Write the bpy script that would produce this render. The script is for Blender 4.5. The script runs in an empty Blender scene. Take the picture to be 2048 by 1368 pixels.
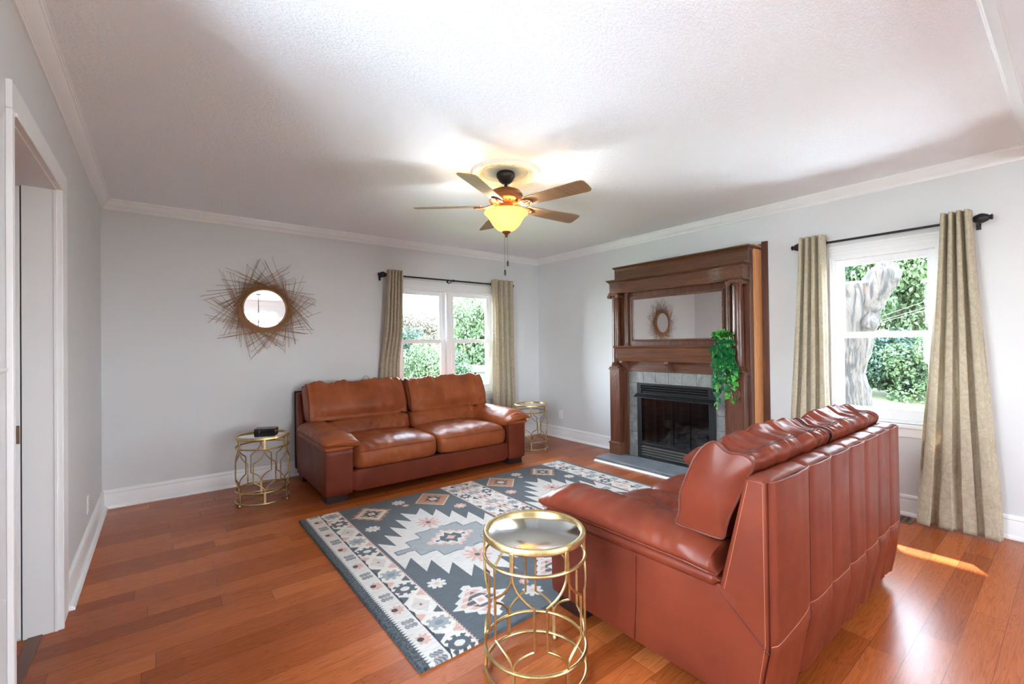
import bpy, math, random
import numpy as np
from mathutils import Vector, Matrix, noise

random.seed(7)
SC = bpy.context.scene
COL = SC.collection
PI = math.pi

# ------------------------------------------------------------------ camera
YAW, PITCH, ROLL, FPX = 0.6644, 0.0073, -0.0117, 897.7
CAM = Vector((0, 0, 1.35))
f_ = Vector((math.sin(YAW) * math.cos(PITCH), math.cos(YAW) * math.cos(PITCH), math.sin(PITCH)))
r0 = Vector((math.cos(YAW), -math.sin(YAW), 0))
u0 = r0.cross(f_)
r_ = r0 * math.cos(ROLL) + u0 * math.sin(ROLL)
u_ = -r0 * math.sin(ROLL) + u0 * math.cos(ROLL)
cd = bpy.data.cameras.new('camera')
cam = bpy.data.objects.new('camera', cd)
COL.objects.link(cam)
m = Matrix.Identity(4)
for i in range(3):
    m[i][0], m[i][1], m[i][2], m[i][3] = r_[i], u_[i], -f_[i], CAM[i]
cam.matrix_world = m
cd.sensor_width = 36
cd.lens = FPX / 2048 * 36
cd.shift_y = -1.7 / 2048
cd.clip_start = 0.05
cd.clip_end = 400
SC.camera = cam

# ------------------------------------------------------------------ world, sun, exposure
wd = bpy.data.worlds.new('sky')
SC.world = wd
wd.use_nodes = True
nt = wd.node_tree
bg = nt.nodes['Background']
tc = nt.nodes.new('ShaderNodeTexCoord')
sep = nt.nodes.new('ShaderNodeSeparateXYZ')
cr = nt.nodes.new('ShaderNodeValToRGB')
nt.links.new(tc.outputs['Generated'], sep.inputs[0])
nt.links.new(sep.outputs['Z'], cr.inputs[0])
cr.color_ramp.elements[0].color = (0.89, 0.97, 0.99, 1)
cr.color_ramp.elements[0].position = 0.02
cr.color_ramp.elements[1].color = (0.66, 0.82, 1.0, 1)
cr.color_ramp.elements[1].position = 0.5
nt.links.new(cr.outputs[0], bg.inputs[0])
bg.inputs[1].default_value = 3.2

sl = bpy.data.lights.new('sun', 'SUN')
sl.energy = 2.7
sl.angle = math.radians(1.0)
sl.color = (1.0, 0.93, 0.82)
sun = bpy.data.objects.new('sun', sl)
COL.objects.link(sun)
SUN_DIR = Vector((-0.66, -0.38, -0.72)).normalized()
sun.rotation_euler = SUN_DIR.to_track_quat('-Z', 'Y').to_euler()
sun.location = (12, 8, 12)

def portal(name, loc, direction, sx, sy):
    l = bpy.data.lights.new(name, 'AREA')
    l.shape = 'RECTANGLE'; l.size = sx; l.size_y = sy
    l.cycles.is_portal = True
    o = bpy.data.objects.new(name, l)
    COL.objects.link(o)
    o.location = loc
    o.rotation_euler = Vector(direction).to_track_quat('-Z', 'Z').to_euler()
    return o

SC.view_settings.view_transform = 'Standard'
SC.view_settings.look = 'None'
SC.view_settings.gamma = 1
SC.view_settings.use_curve_mapping = False
SC.view_settings.exposure = 3.82
SC.cycles.use_denoising = True
SC.cycles.max_bounces = 12
SC.cycles.diffuse_bounces = 8
SC.cycles.glossy_bounces = 5
SC.cycles.transparent_max_bounces = 16
SC.cycles.sample_clamp_indirect = 6
SC.cycles.caustics_reflective = False
SC.cycles.caustics_refractive = False

# ------------------------------------------------------------------ materials
def lin(r, g, b):
    def c(v):
        v /= 255.0
        return v / 12.92 if v <= 0.04045 else ((v + 0.055) / 1.055) ** 2.4
    return (c(r), c(g), c(b), 1)

class N:
    """small wrapper to write node materials"""
    def __init__(s, name):
        s.m = bpy.data.materials.new(name); s.m.use_nodes = True
        s.t = s.m.node_tree; s.n = s.t.nodes; s.b = s.n['Principled BSDF']
        s.out = s.n['Material Output']
    def add(s, typ, **kw):
        n = s.n.new('ShaderNode' + typ)
        for k, v in kw.items():
            if hasattr(n, k) and not k.startswith('i_'): setattr(n, k, v)
        return n
    def link(s, a, b): s.t.links.new(a, b)
    def coord(s, scale=(1, 1, 1), rot=(0, 0, 0), kind='Object'):
        c = s.add('TexCoord'); mp = s.add('Mapping')
        mp.inputs['Scale'].default_value = scale; mp.inputs['Rotation'].default_value = rot
        s.link(c.outputs[kind], mp.inputs[0]); return mp.outputs[0]
    def noise(s, vec, scale, detail=4, rough=0.55, dist=0):
        n = s.add('TexNoise'); n.inputs['Scale'].default_value = scale; n.inputs['Detail'].default_value = detail
        n.inputs['Roughness'].default_value = rough; n.inputs['Distortion'].default_value = dist
        if vec is not None: s.link(vec, n.inputs['Vector'])
        return n.outputs['Fac']
    def ramp(s, fac, stops):
        r = s.add('ValToRGB'); e = r.color_ramp.elements
        while len(e) < len(stops): e.new(0.5)
        for i, (p, c) in enumerate(stops):
            e[i].position = p; e[i].color = c if len(c) == 4 else (*c, 1)
        s.link(fac, r.inputs[0]); return r.outputs[0]
    def mix(s, fac, a, b, blend='MIX'):
        n = s.add('Mix', data_type='RGBA', blend_type=blend)
        for sock, v in ((n.inputs[0], fac), (n.inputs[6], a), (n.inputs[7], b)):
            if isinstance(v, (int, float)): sock.default_value = v
            elif isinstance(v, tuple): sock.default_value = v
            else: s.link(v, sock)
        return n.outputs[2]
    def bump(s, h, strength=0.3, dist=0.01):
        b = s.add('Bump'); b.inputs['Strength'].default_value = strength; b.inputs['Distance'].default_value = dist
        s.link(h, b.inputs['Height']); s.link(b.outputs[0], s.b.inputs['Normal']); return b
    def set(s, **kw):
        names = dict(color='Base Color', rough='Roughness', metal='Metallic', spec='Specular IOR Level', coat='Coat Weight', coatr='Coat Roughness', emit='Emission Color', estr='Emission Strength', sheen='Sheen Weight')
        for k, v in kw.items():
            i = s.b.inputs[names[k]]
            if hasattr(v, 'is_output'): s.link(v, i)
            else: i.default_value = v
        return s

def plain(name, col, rough=0.5, metal=0, **kw):
    n = N(name); n.set(color=col, rough=rough, metal=metal, **kw); return n.m

MAT = {}
# painted plaster
n = N('wall_paint'); v = n.coord()
n.set(color=n.ramp(n.noise(v, 1.2, 3), [(0.3, lin(216, 217, 219)), (0.7, lin(220, 221, 223))]), rough=0.55, spec=0.3)
n.bump(n.noise(v, 160, 2), 0.08, 0.004); MAT['wall'] = n.m
n = N('ceiling_texture'); v = n.coord(scale=(1, 1.7, 1))
h = n.noise(v, 58, 3, 0.6, 0.6)
hr = n.ramp(h, [(0.42, (0, 0, 0)), (0.62, (1, 1, 1))])
n.set(color=lin(243, 246, 248), rough=0.8, spec=0.2); n.bump(hr, 0.40, 0.007); MAT['ceiling'] = n.m
MAT['trim'] = plain('white_trim_paint', lin(238, 238, 239), 0.35)
MAT['vinyl'] = plain('white_vinyl', lin(242, 243, 245), 0.35)
MAT['dark_gap'] = plain('dark_gap', lin(38, 34, 32), 0.8)
# floor boards, laid along x
n = N('cherry_oak_floor')
v = n.coord()
sx = n.add('SeparateXYZ'); n.link(v, sx.inputs[0])
def M(op, a, b=None, c=None):
    q = n.add('Math', operation=op)
    for i, w in enumerate((a, b, c)):
        if w is None: continue
        if isinstance(w, (int, float)): q.inputs[i].default_value = w
        else: n.link(w, q.inputs[i])
    return q.outputs[0]
PW, PL = 0.122, 1.25
ry = M('DIVIDE', sx.outputs['Y'], PW); row = M('FLOOR', ry)
wn = n.add('TexWhiteNoise', noise_dimensions='1D'); n.link(row, wn.inputs['W'])
rx = M('ADD', M('DIVIDE', sx.outputs['X'], PL), M('MULTIPLY', wn.outputs['Value'], 7.3)); colm = M('FLOOR', rx)
cb = n.add('CombineXYZ'); n.link(row, cb.inputs[0]); n.link(colm, cb.inputs[1])
wn2 = n.add('TexWhiteNoise', noise_dimensions='2D'); n.link(cb.outputs[0], wn2.inputs['Vector'])
def edge(fr, unit, w):
    f = M('FRACT', fr); d = M('MULTIPLY', M('MINIMUM', f, M('SUBTRACT', 1.0, f)), unit)
    return M('LESS_THAN', d, w)
gap = M('MAXIMUM', edge(ry, PW, 0.0007), edge(rx, PL, 0.0008))
tone = n.ramp(wn2.outputs['Value'], [(0.0, lin(150, 74, 33)), (0.3, lin(164, 84, 39)), (0.7, lin(173, 91, 44)), (1.0, lin(190, 106, 54))])
vm = n.add('VectorMath', operation='MULTIPLY_ADD'); n.link(wn2.outputs['Color'], vm.inputs[0]); vm.inputs[1].default_value = (9, 5, 3); n.link(v, vm.inputs[2])
mp = n.add('Mapping'); mp.inputs['Scale'].default_value = (0.9, 9, 1); n.link(vm.outputs[0], mp.inputs[0])
ns = n.noise(mp.outputs[0], 1.6, 2, 0.5)
rings = M('FRACT', M('MULTIPLY', ns, 16.0))
mp2 = n.add('Mapping'); mp2.inputs['Scale'].default_value = (6, 170, 1); n.link(vm.outputs[0], mp2.inputs[0])
fine = n.noise(mp2.outputs[0], 1.0, 4, 0.65)
g1 = n.ramp(rings, [(0.0, (0.74, 0.70, 0.68)), (0.25, (0.97, 0.97, 0.97)), (0.85, (1.04, 1.04, 1.04)), (1.0, (0.80, 0.77, 0.75))])
g2 = n.ramp(fine, [(0.3, (0.80, 0.78, 0.76)), (0.6, (1.06, 1.06, 1.06))])
c = n.mix(0.8, tone, g1, 'MULTIPLY'); c = n.mix(0.9, c, g2, 'MULTIPLY')
wear = n.noise(n.coord(), 0.9, 4, 0.6)
c = n.mix(gap, c, lin(88, 44, 26))
n.set(color=c, rough=0.27, spec=0.22)
n.bump(M('SUBTRACT', M('MULTIPLY', fine, 0.6), gap), 0.12, 0.004); MAT['floor'] = n.m
MAT['threshold'] = plain('threshold_oak', lin(112, 72, 54), 0.45)

def leather(name, c0, c1, c2, rough=0.33):
    n = N(name); v = n.coord()
    big = n.noise(v, 3.2, 4, 0.6)
    col = n.ramp(big, [(0.28, c0), (0.5, c1), (0.72, c2)])
    vo = n.add('TexVoronoi'); vo.feature = 'DISTANCE_TO_EDGE'; vo.inputs['Scale'].default_value = 380; n.link(v, vo.inputs['Vector'])
    pe = n.ramp(vo.outputs['Distance'], [(0.0, (0, 0, 0)), (0.12, (1, 1, 1))])
    fold = n.noise(n.coord(scale=(1, 1, 1)), 26, 5, 0.6)
    mx = n.add('Math', operation='MULTIPLY_ADD'); n.link(fold, mx.inputs[0]); mx.inputs[1].default_value = 1.6; n.link(pe, mx.inputs[2])
    n.set(color=col, rough=n.ramp(n.noise(v, 9, 3), [(0.3, (rough - .04,) * 3), (0.7, (rough + .08,) * 3)]), spec=0.24, coat=0.03, coatr=0.3)
    n.bump(mx.outputs[0], 0.12, 0.0018)
    return n.m
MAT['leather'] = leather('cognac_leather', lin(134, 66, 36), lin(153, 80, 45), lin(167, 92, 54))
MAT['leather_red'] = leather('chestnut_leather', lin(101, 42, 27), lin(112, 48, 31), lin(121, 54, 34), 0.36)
MAT['seam'] = plain('dark_leather_seam', lin(84, 36, 24), 0.5)
MAT['piping'] = plain('dark_leather_piping', lin(92, 42, 30), 0.42)
MAT['thread'] = plain('tan_thread', lin(176, 108, 78), 0.6)
MAT['foot'] = plain('espresso_foot', lin(44, 30, 30), 0.35)
MAT['blackcloth'] = plain('black_back_cloth', lin(38, 38, 40), 0.9)

n = N('brushed_gold'); v = n.coord()
n.set(color=n.ramp(n.noise(v, 14, 5, 0.7), [(0.3, lin(176, 146, 92)), (0.52, lin(204, 178, 124)), (0.75, lin(224, 208, 168))]), rough=n.ramp(n.noise(v, 60, 3), [(0.3, (0.30,) * 3), (0.7, (0.48,) * 3)]), metal=1.0)
MAT['gold'] = n.m
MAT['mirror'] = plain('mirror_silver', (0.93, 0.93, 0.93, 1), 0.012, 1.0)
n = N('grey_mirror_top'); v = n.coord()
n.set(color=lin(232, 233, 236), metal=1.0, rough=n.ramp(n.noise(v, 5, 5, 0.7), [(0.35, (0.06,) * 3), (0.75, (0.20,) * 3)]))
MAT['tabletop'] = n.m
MAT['blacklacquer'] = plain('black_lacquer', lin(26, 27, 32), 0.15, coat=0.5)
MAT['boxtop'] = plain('brown_box_lid', lin(96, 74, 58), 0.35)

n = N('rug_wool'); a = n.add('Attribute'); a.attribute_name = 'rugcol'
v = n.coord()
pile = n.noise(v, 260, 2, 0.6)
strk = n.noise(n.coord(scale=(14, 150, 1)), 1, 3)
c = n.mix(0.5, a.outputs['Color'], n.ramp(strk, [(0.3, (0.62,) * 3), (0.7, (1.25,) * 3)]), 'MULTIPLY')
n.set(color=c, rough=0.95, spec=0.1, sheen=0.2); n.bump(pile, 0.5, 0.006); MAT['rug'] = n.m
MAT['rugedge'] = plain('rug_binding', lin(52, 58, 64), 0.95)

def wood(name, c0, c1, c2, axis='z', rough=0.35, scale=1.0):
    n = N(name)
    sc = {'z': (26, 26, 2.2), 'y': (26, 2.2, 26), 'x': (2.2, 26, 26)}[axis]
    v = n.coord(scale=tuple(k * scale for k in sc))
    g = n.noise(v, 1.0, 6, 0.62, 0.7)
    f = n.noise(n.coord(scale=tuple(k * 5 for k in sc)), 1, 3)
    c = n.ramp(g, [(0.25, c0), (0.5, c1), (0.75, c2)])
    c = n.mix(0.5, c, n.ramp(f, [(0.35, (0.7,) * 3), (0.6, (1.1,) * 3)]), 'MULTIPLY')
    n.set(color=c, rough=rough, spec=0.5, coat=0.25, coatr=0.2); n.bump(f, 0.08, 0.003)
    return n.m
MAT['oak_v'] = wood('dark_oak_upright', lin(58, 31, 22), lin(86, 47, 32), lin(112, 65, 43), 'z')
MAT['oak_h'] = wood('dark_oak_rail', lin(60, 35, 24), lin(90, 54, 36), lin(120, 76, 51), 'y')
MAT['oak_dark'] = plain('carved_dark_oak', lin(98, 62, 44), 0.4, coat=0.1)
MAT['oak_raw'] = wood('raw_orange_oak', lin(190, 124, 72), lin(206, 142, 88), lin(216, 154, 100), 'z', 0.5)
n = N('slate_tile'); v = n.coord()
bt = n.add('TexBrick'); n.link(n.coord(rot=(PI / 2, 0, PI / 2)), bt.inputs['Vector'])
n.set(color=n.ramp(n.noise(v, 7, 6, 0.65, 0.8), [(0.3, lin(88, 88, 86)), (0.5, lin(114, 114, 112)), (0.75, lin(138, 138, 135))]), rough=0.5)
n.bump(n.noise(v, 20, 5), 0.25, 0.006); MAT['slate'] = n.m
MAT['grout'] = plain('dark_grout', lin(70, 72, 73), 0.9)
n = N('blue_grey_hearth'); v = n.coord()
n.set(color=n.ramp(n.noise(v, 6, 6, 0.6), [(0.3, lin(112, 118, 124)), (0.7, lin(140, 146, 152))]), rough=0.42); n.bump(n.noise(v, 30, 4), 0.12, 0.004); MAT['hearth'] = n.m
MAT['iron'] = plain('black_iron', lin(34, 35, 37), 0.38, 0.3)
MAT['ironlight'] = plain('grey_louver', lin(128, 126, 120), 0.35, 0.6)
n = N('fire_brick')
bt = n.add('TexBrick'); n.link(n.coord(), bt.inputs['Vector']); bt.inputs['Scale'].default_value = 1
mpb = n.coord(rot=(PI / 2, 0, 0)); n.link(mpb, bt.inputs['Vector'])
bt.inputs['Brick Width'].default_value = 0.2; bt.inputs['Row Height'].default_value = 0.07; bt.inputs['Mortar Size'].default_value = 0.006
bt.inputs['Color1'].default_value = lin(84, 66, 58); bt.inputs['Color2'].default_value = lin(64, 58, 56); bt.inputs['Mortar'].default_value = lin(40, 38, 38)
n.set(color=bt.outputs['Color'], rough=0.9); MAT['brick'] = n.m
n = N('ceramic_log'); v = n.coord()
n.set(color=n.ramp(n.noise(v, 14, 6, 0.7), [(0.3, lin(74, 68, 64)), (0.55, lin(150, 143, 136)), (0.75, lin(206, 200, 194))]), rough=0.9); n.bump(n.noise(v, 30, 5), 0.6, 0.01); MAT['log'] = n.m

def thin_glass(name, tint, refl):
    n = N(name); n.n.remove(n.b)
    tr = n.add('BsdfTransparent'); tr.inputs[0].default_value = tint
    gl = n.add('BsdfGlossy'); gl.inputs['Roughness'].default_value = 0.02
    fr = n.add('Fresnel'); fr.inputs[0].default_value = refl
    mx = n.add('MixShader'); n.link(fr.outputs[0], mx.inputs[0]); n.link(tr.outputs[0], mx.inputs[1]); n.link(gl.outputs[0], mx.inputs[2])
    n.link(mx.outputs[0], n.out.inputs[0]); return n.m
MAT['glass'] = thin_glass('window_glass', (0.97, 0.98, 0.98, 1), 1.25)
MAT['smoked'] = thin_glass('smoked_fire_glass', (0.6, 0.62, 0.65, 1), 1.5)

def fabric(name, c0, c1, trans):
    n = N(name); v = n.coord()
    d1 = n.noise(n.coord(scale=(1, 1, 0.8)), 22, 4, 0.6, 2.2)
    c = n.ramp(d1, [(0.38, c0), (0.62, c1)])
    n.set(color=c, rough=0.85, spec=0.15, sheen=0.15)
    n.bump(d1, 0.25, 0.005)
    tl = n.add('BsdfTranslucent'); n.link(c, tl.inputs[0])
    mx = n.add('MixShader'); mx.inputs[0].default_value = trans
    n.link(n.b.outputs[0], mx.inputs[1]); n.link(tl.outputs[0], mx.inputs[2]); n.link(mx.outputs[0], n.out.inputs[0])
    return n.m
MAT['curtain'] = fabric('beige_damask', lin(190, 178, 154), lin(208, 198, 177), 0.28)
MAT['rod'] = plain('black_rod_metal', lin(40, 41, 45), 0.4, 0.4)
MAT['bronze'] = plain('aged_bronze', lin(132, 82, 46), 0.35, 0.7)
MAT['darkbronze'] = plain('dark_bronze', lin(52, 46, 46), 0.35, 0.5)
n = N('fan_blade_wood'); v = n.coord(scale=(3, 30, 3))
n.set(color=n.ramp(n.noise(v, 1, 5, 0.6, 0.8), [(0.3, lin(124, 92, 62)), (0.7, lin(158, 124, 88))]), rough=0.4); MAT['blade'] = n.m
MAT['bladeedge'] = plain('fan_blade_edge', lin(60, 44, 34), 0.5)
n = N('amber_glass')
tl = n.add('BsdfTranslucent'); tl.inputs[0].default_value = (1.0, 0.66, 0.24, 1)
n.set(color=(0.85, 0.58, 0.22, 1), rough=0.25, emit=(1.0, 0.58, 0.14, 1), estr=0.070)
mx = n.add('MixShader'); mx.inputs[0].default_value = 0.10
n.link(n.b.outputs[0], mx.inputs[1]); n.link(tl.outputs[0], mx.inputs[2]); n.link(mx.outputs[0], n.out.inputs[0])
MAT['bowl'] = n.m
MAT['cream'] = plain('cream_plaster', lin(226, 219, 208), 0.6)
MAT['sage'] = plain('pale_sage_plaster', lin(206, 212, 200), 0.6)
MAT['twig'] = plain('tan_twig', lin(170, 126, 88), 0.7)
MAT['twig2'] = plain('brown_twig', lin(136, 98, 68), 0.7)
MAT['plastic'] = plain('white_plate', lin(240, 240, 240), 0.4)
MAT['ventm'] = plain('brown_vent_metal', lin(112, 82, 66), 0.45, 0.3)
MAT['latch'] = plain('worn_brass', lin(150, 122, 96), 0.4, 0.7)
MAT['cable'] = plain('black_cord', lin(40, 40, 42), 0.6)
MAT['whitecord'] = plain('white_cord', lin(236, 234, 238), 0.5)

def leafmat(name, c0, c1, trans=0.35, rough=0.5):
    n = N(name); v = n.coord()
    c = n.ramp(n.noise(v, 2.2, 3), [(0.35, c0), (0.65, c1)])
    n.set(color=c, rough=rough, spec=0.3)
    tl = n.add('BsdfTranslucent'); n.link(c, tl.inputs[0])
    mx = n.add('MixShader'); mx.inputs[0].default_value = trans
    n.link(n.b.outputs[0], mx.inputs[1]); n.link(tl.outputs[0], mx.inputs[2]); n.link(mx.outputs[0], n.out.inputs[0])
    return n.m
MAT['leaf_a'] = leafmat('bright_green_leaves', lin(62, 80, 53), lin(86, 101, 68))
MAT['leaf_b'] = leafmat('mid_green_leaves', lin(44, 64, 45), lin(67, 86, 58))
MAT['leaf_c'] = leafmat('blue_green_leaves', lin(37, 55, 46), lin(54, 73, 57))
MAT['leaf_d'] = leafmat('russet_leaves', lin(76, 74, 60), lin(90, 80, 68))
MAT['ivy_dark'] = leafmat('dark_ivy_leaf', lin(14, 78, 42), lin(34, 112, 60), 0.15, 0.4)
MAT['ivy_light'] = leafmat('light_ivy_leaf', lin(58, 148, 48), lin(104, 184, 78), 0.2, 0.4)
MAT['ivystem'] = plain('pale_green_stem', lin(150, 186, 122), 0.5)
n = N('pale_bark'); v = n.coord(scale=(1, 1, 0.16))
rid = n.noise(v, 11, 6, 0.65, 1.2)
nz = n.noise(n.coord(), 3.4, 6, 0.65)
c = n.mix(n.ramp(rid, [(0.43, (0, 0, 0)), (0.51, (1, 1, 1))]), lin(17, 12, 9), n.ramp(nz, [(0.4, lin(48, 41, 35)), (0.62, lin(57, 48, 41)), (0.74, lin(76, 46, 28))]))
n.set(color=c, rough=0.9); n.bump(rid, 0.9, 0.06); MAT['bark'] = n.m
MAT['bark_dark'] = plain('dark_bark', lin(96, 82, 70), 0.9)
n = N('lawn_grass'); v = n.coord()
n.set(color=n.ramp(n.noise(v, 0.7, 5, 0.6), [(0.35, lin(62, 74, 34)), (0.65, lin(84, 92, 50))]), rough=0.9); n.bump(n.noise(v, 40, 4), 0.6, 0.03); MAT['lawn'] = n.m
MAT['concrete'] = plain('pale_concrete', lin(226, 225, 224), 0.85)
MAT['siding'] = plain('pale_siding', lin(62, 61, 54), 0.6)
MAT['shedroof'] = plain('grey_shingles', lin(120, 118, 116), 0.8)
MAT['bulb'] = plain('warm_bulb', (1, 0.9, 0.75, 1), 0.3, emit=(1, 0.82, 0.6, 1), estr=6)

# ------------------------------------------------------------------ mesh helpers
class MB:
    def __init__(s): s.v = []; s.f = []
    def add(s, vs, fs):
        b = len(s.v); s.v.extend(tuple(p) for p in vs); s.f.extend(tuple(b + i for i in f) for f in fs); return s
    def box(s, x0, x1, y0, y1, z0, z1):
        return s.add([(x0, y0, z0), (x1, y0, z0), (x1, y1, z0), (x0, y1, z0), (x0, y0, z1), (x1, y0, z1), (x1, y1, z1), (x0, y1, z1)],
                     [(0, 3, 2, 1), (4, 5, 6, 7), (0, 1, 5, 4), (1, 2, 6, 5), (2, 3, 7, 6), (3, 0, 4, 7)])
    def prism(s, poly, axis, a, b):
        """poly: 2-D points; axis 'x': (y,z) extruded in x, 'y': (x,z), 'z': (x,y)"""
        def P(p, t): return {'x': (t, p[0], p[1]), 'y': (p[0], t, p[1]), 'z': (p[0], p[1], t)}[axis]
        k = len(poly)
        vs = [P(p, a) for p in poly] + [P(p, b) for p in poly]
        fs = [tuple(range(k))[::-1], tuple(range(k, 2 * k))] + [(i, (i + 1) % k, k + (i + 1) % k, k + i) for i in range(k)]
        return s.add(vs, fs)
    def loft(s, rings, closed=True, cap=True):
        k = len(rings[0]); vs = [p for r in rings for p in r]; fs = []
        for i in range(len(rings) - 1):
            for j in range(k if closed else k - 1):
                a, b = i * k + j, i * k + (j + 1) % k
                fs.append((a, b, b + k, a + k))
        if cap:
            fs.append(tuple(range(k))[::-1]); fs.append(tuple(range((len(rings) - 1) * k, len(rings) * k)))
        return s.add(vs, fs)
    def tube(s, path, r, n=8, closed=False, flat=1.0):
        pts = [Vector(p) for p in path]; k = len(pts)
        rad = r if isinstance(r, (list, tuple)) else [r] * k
        rings = []; up = None
        for i, p in enumerate(pts):
            if closed: t = pts[(i + 1) % k] - pts[i - 1]
            else: t = pts[min(i + 1, k - 1)] - pts[max(i - 1, 0)]
            if t.length < 1e-9: t = Vector((0, 0, 1))
            t.normalize()
            if up is None:
                up = Vector((0, 0, 1)) if abs(t.z) < 0.9 else Vector((1, 0, 0))
            a = up - t * up.dot(t)
            if a.length < 1e-4: a = Vector((1, 0, 0)) - t * t.x
            a.normalize(); up = a; b = t.cross(a)
            rings.append([p + a * (math.cos(q) * rad[i]) + b * (math.sin(q) * rad[i] * flat) for q in [2 * PI * j / n for j in range(n)]])
        if closed: rings.append(rings[0])
        return s.loft(rings, True, not closed)
    def lathe(s, prof, c=(0, 0, 0), n=32, axis='z', arc=2 * PI):
        rings = []
        full = abs(arc - 2 * PI) < 1e-6
        for j in range(n + (0 if full else 1)):
            q = arc * j / n; ring = []
            for r, h in prof:
                x, y = r * math.cos(q), r * math.sin(q)
                p = {'z': (x, y, h), 'y': (x, h, y), 'x': (h, x, y)}[axis]
                ring.append((p[0] + c[0], p[1] + c[1], p[2] + c[2]))
            rings.append(ring)
        if full: rings.append(rings[0])
        return s.loft(rings, False, False)
    def rbox(s, nx, ny, nz, k, fn):
        """cube surface pulled to a superquadric of power k; fn maps a point of [-1,1]^3 to the shape"""
        idx = {}; vs = []; fs = []
        def V(p):
            key = tuple(round(c, 5) for c in p)
            if key not in idx:
                idx[key] = len(vs)
                d = sum(abs(c) ** k for c in p) ** (1.0 / k)
                vs.append(fn(tuple(c / d for c in p)))
            return idx[key]
        def face(o, a, b, na, nb):
            for i in range(na):
                for j in range(nb):
                    q = []
                    for di, dj in ((0, 0), (1, 0), (1, 1), (0, 1)):
                        q.append(V(tuple(o[t] + a[t] * 2 * (i + di) / na + b[t] * 2 * (j + dj) / nb for t in range(3))))
                    fs.append(tuple(q))
        face((-1, -1, 1), (1, 0, 0), (0, 1, 0), nx, ny); face((-1, -1, -1), (0, 1, 0), (1, 0, 0), ny, nx)
        face((-1, -1, -1), (1, 0, 0), (0, 0, 1), nx, nz); face((-1, 1, -1), (0, 0, 1), (1, 0, 0), nz, nx)
        face((-1, -1, -1), (0, 0, 1), (0, 1, 0), nz, ny); face((1, -1, -1), (0, 1, 0), (0, 0, 1), ny, nz)
        return s.add(vs, fs)
    def grid(s, fn, nu, nv):
        vs = [fn(i / nu, j / nv) for i in range(nu + 1) for j in range(nv + 1)]
        return s.add(vs, [(i * (nv + 1) + j, (i + 1) * (nv + 1) + j, (i + 1) * (nv + 1) + j + 1, i * (nv + 1) + j + 1) for i in range(nu) for j in range(nv)])

def obj(name, mb, mat, parent=None, world=True, bevel=0, seg=2, smooth=True, angle=38, subsurf=0, solid=0):
    me = bpy.data.meshes.new(name)
    vs = mb.v
    if parent is not None and world:
        L = parent.get('_base', (0, 0, 0)); vs = [(p[0] - L[0], p[1] - L[1], p[2] - L[2]) for p in vs]
    me.from_pydata([tuple(p) for p in vs], [], mb.f)
    me.update()
    mats = mat if isinstance(mat, (list, tuple)) else [mat]
    for q in mats: me.materials.append(MAT[q] if isinstance(q, str) else q)
    if smooth:
        me.polygons.foreach_set('use_smooth', [True] * len(me.polygons))
        me.set_sharp_from_angle(angle=math.radians(angle))
    o = bpy.data.objects.new(name, me)
    COL.objects.link(o)
    if parent is not None: o.parent = parent
    if parent is not None and world: o['_base'] = tuple(parent.get('_base', (0, 0, 0)))
    if solid:
        md = o.modifiers.new('solid', 'SOLIDIFY'); md.thickness = solid; md.offset = 0
    if bevel:
        md = o.modifiers.new('bevel', 'BEVEL'); md.width = bevel; md.segments = seg; md.limit_method = 'ANGLE'; md.angle_limit = math.radians(40)
        md.harden_normals = False
    if subsurf:
        md = o.modifiers.new('sub', 'SUBSURF'); md.levels = subsurf; md.render_levels = subsurf
    return o

def part(name, mb, mat, parent, **kw): return obj(name, mb, mat, parent, **kw)

def thing(name, label, cat, loc=(0, 0, 0), rotz=0, group=None, kind=None):
    o = bpy.data.objects.new(name, None); COL.objects.link(o)
    o.empty_display_size = 0.1
    o.location = loc; o.rotation_euler = (0, 0, rotz)
    o['_base'] = tuple(loc)
    if label: o['label'] = label
    if cat: o['category'] = cat
    if group: o['group'] = group
    if kind: o['kind'] = kind
    return o

def tag(o, label=None, cat=None, group=None, kind=None):
    if label: o['label'] = label
    if cat: o['category'] = cat
    if group: o['group'] = group
    if kind: o['kind'] = kind
    return o

def struct(name, mb, mat, label, cat, **kw):
    return tag(obj(name, mb, mat, **kw), label, cat, kind='structure')

def copy_tree(o, parent=None):
    c = o.copy(); COL.objects.link(c)
    if parent is not None: c.parent = parent
    for ch in [k for k in KIDS.get(o.name, [])]: copy_tree(ch, c)
    return c

KIDS = {}
def index_kids():
    KIDS.clear()
    for o in bpy.data.objects:
        if o.parent: KIDS.setdefault(o.parent.name, []).append(o)

def fbm(p, s, o=3):
    return noise.fractal(Vector(p) * s, 0.6, 2.0, o, noise_basis='PERLIN_ORIGINAL')
# ================================================================== ROOM SHELL
XL, XR, YB, YR, ZC = -0.395, 4.53, 5.13, -4.0, 2.625
T = 0.2
b = MB().box(XL - T, XR + T, YR - T, YB + T, -0.12, 0.0); b.box(-2.2, XL - T, 1.95, YB + T, -0.12, 0.0)
struct('floor', b, 'floor', 'cherry brown oak plank floor running across the room', 'floor')
b = MB().box(XL - T, XR + T, YR - T, YB + T, ZC, ZC + 0.12); b.box(-2.2, XL - T, 1.95, YB + T, ZC, ZC + .12)
struct('ceiling', b, 'ceiling', 'white stippled ceiling over the living room', 'ceiling')

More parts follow.
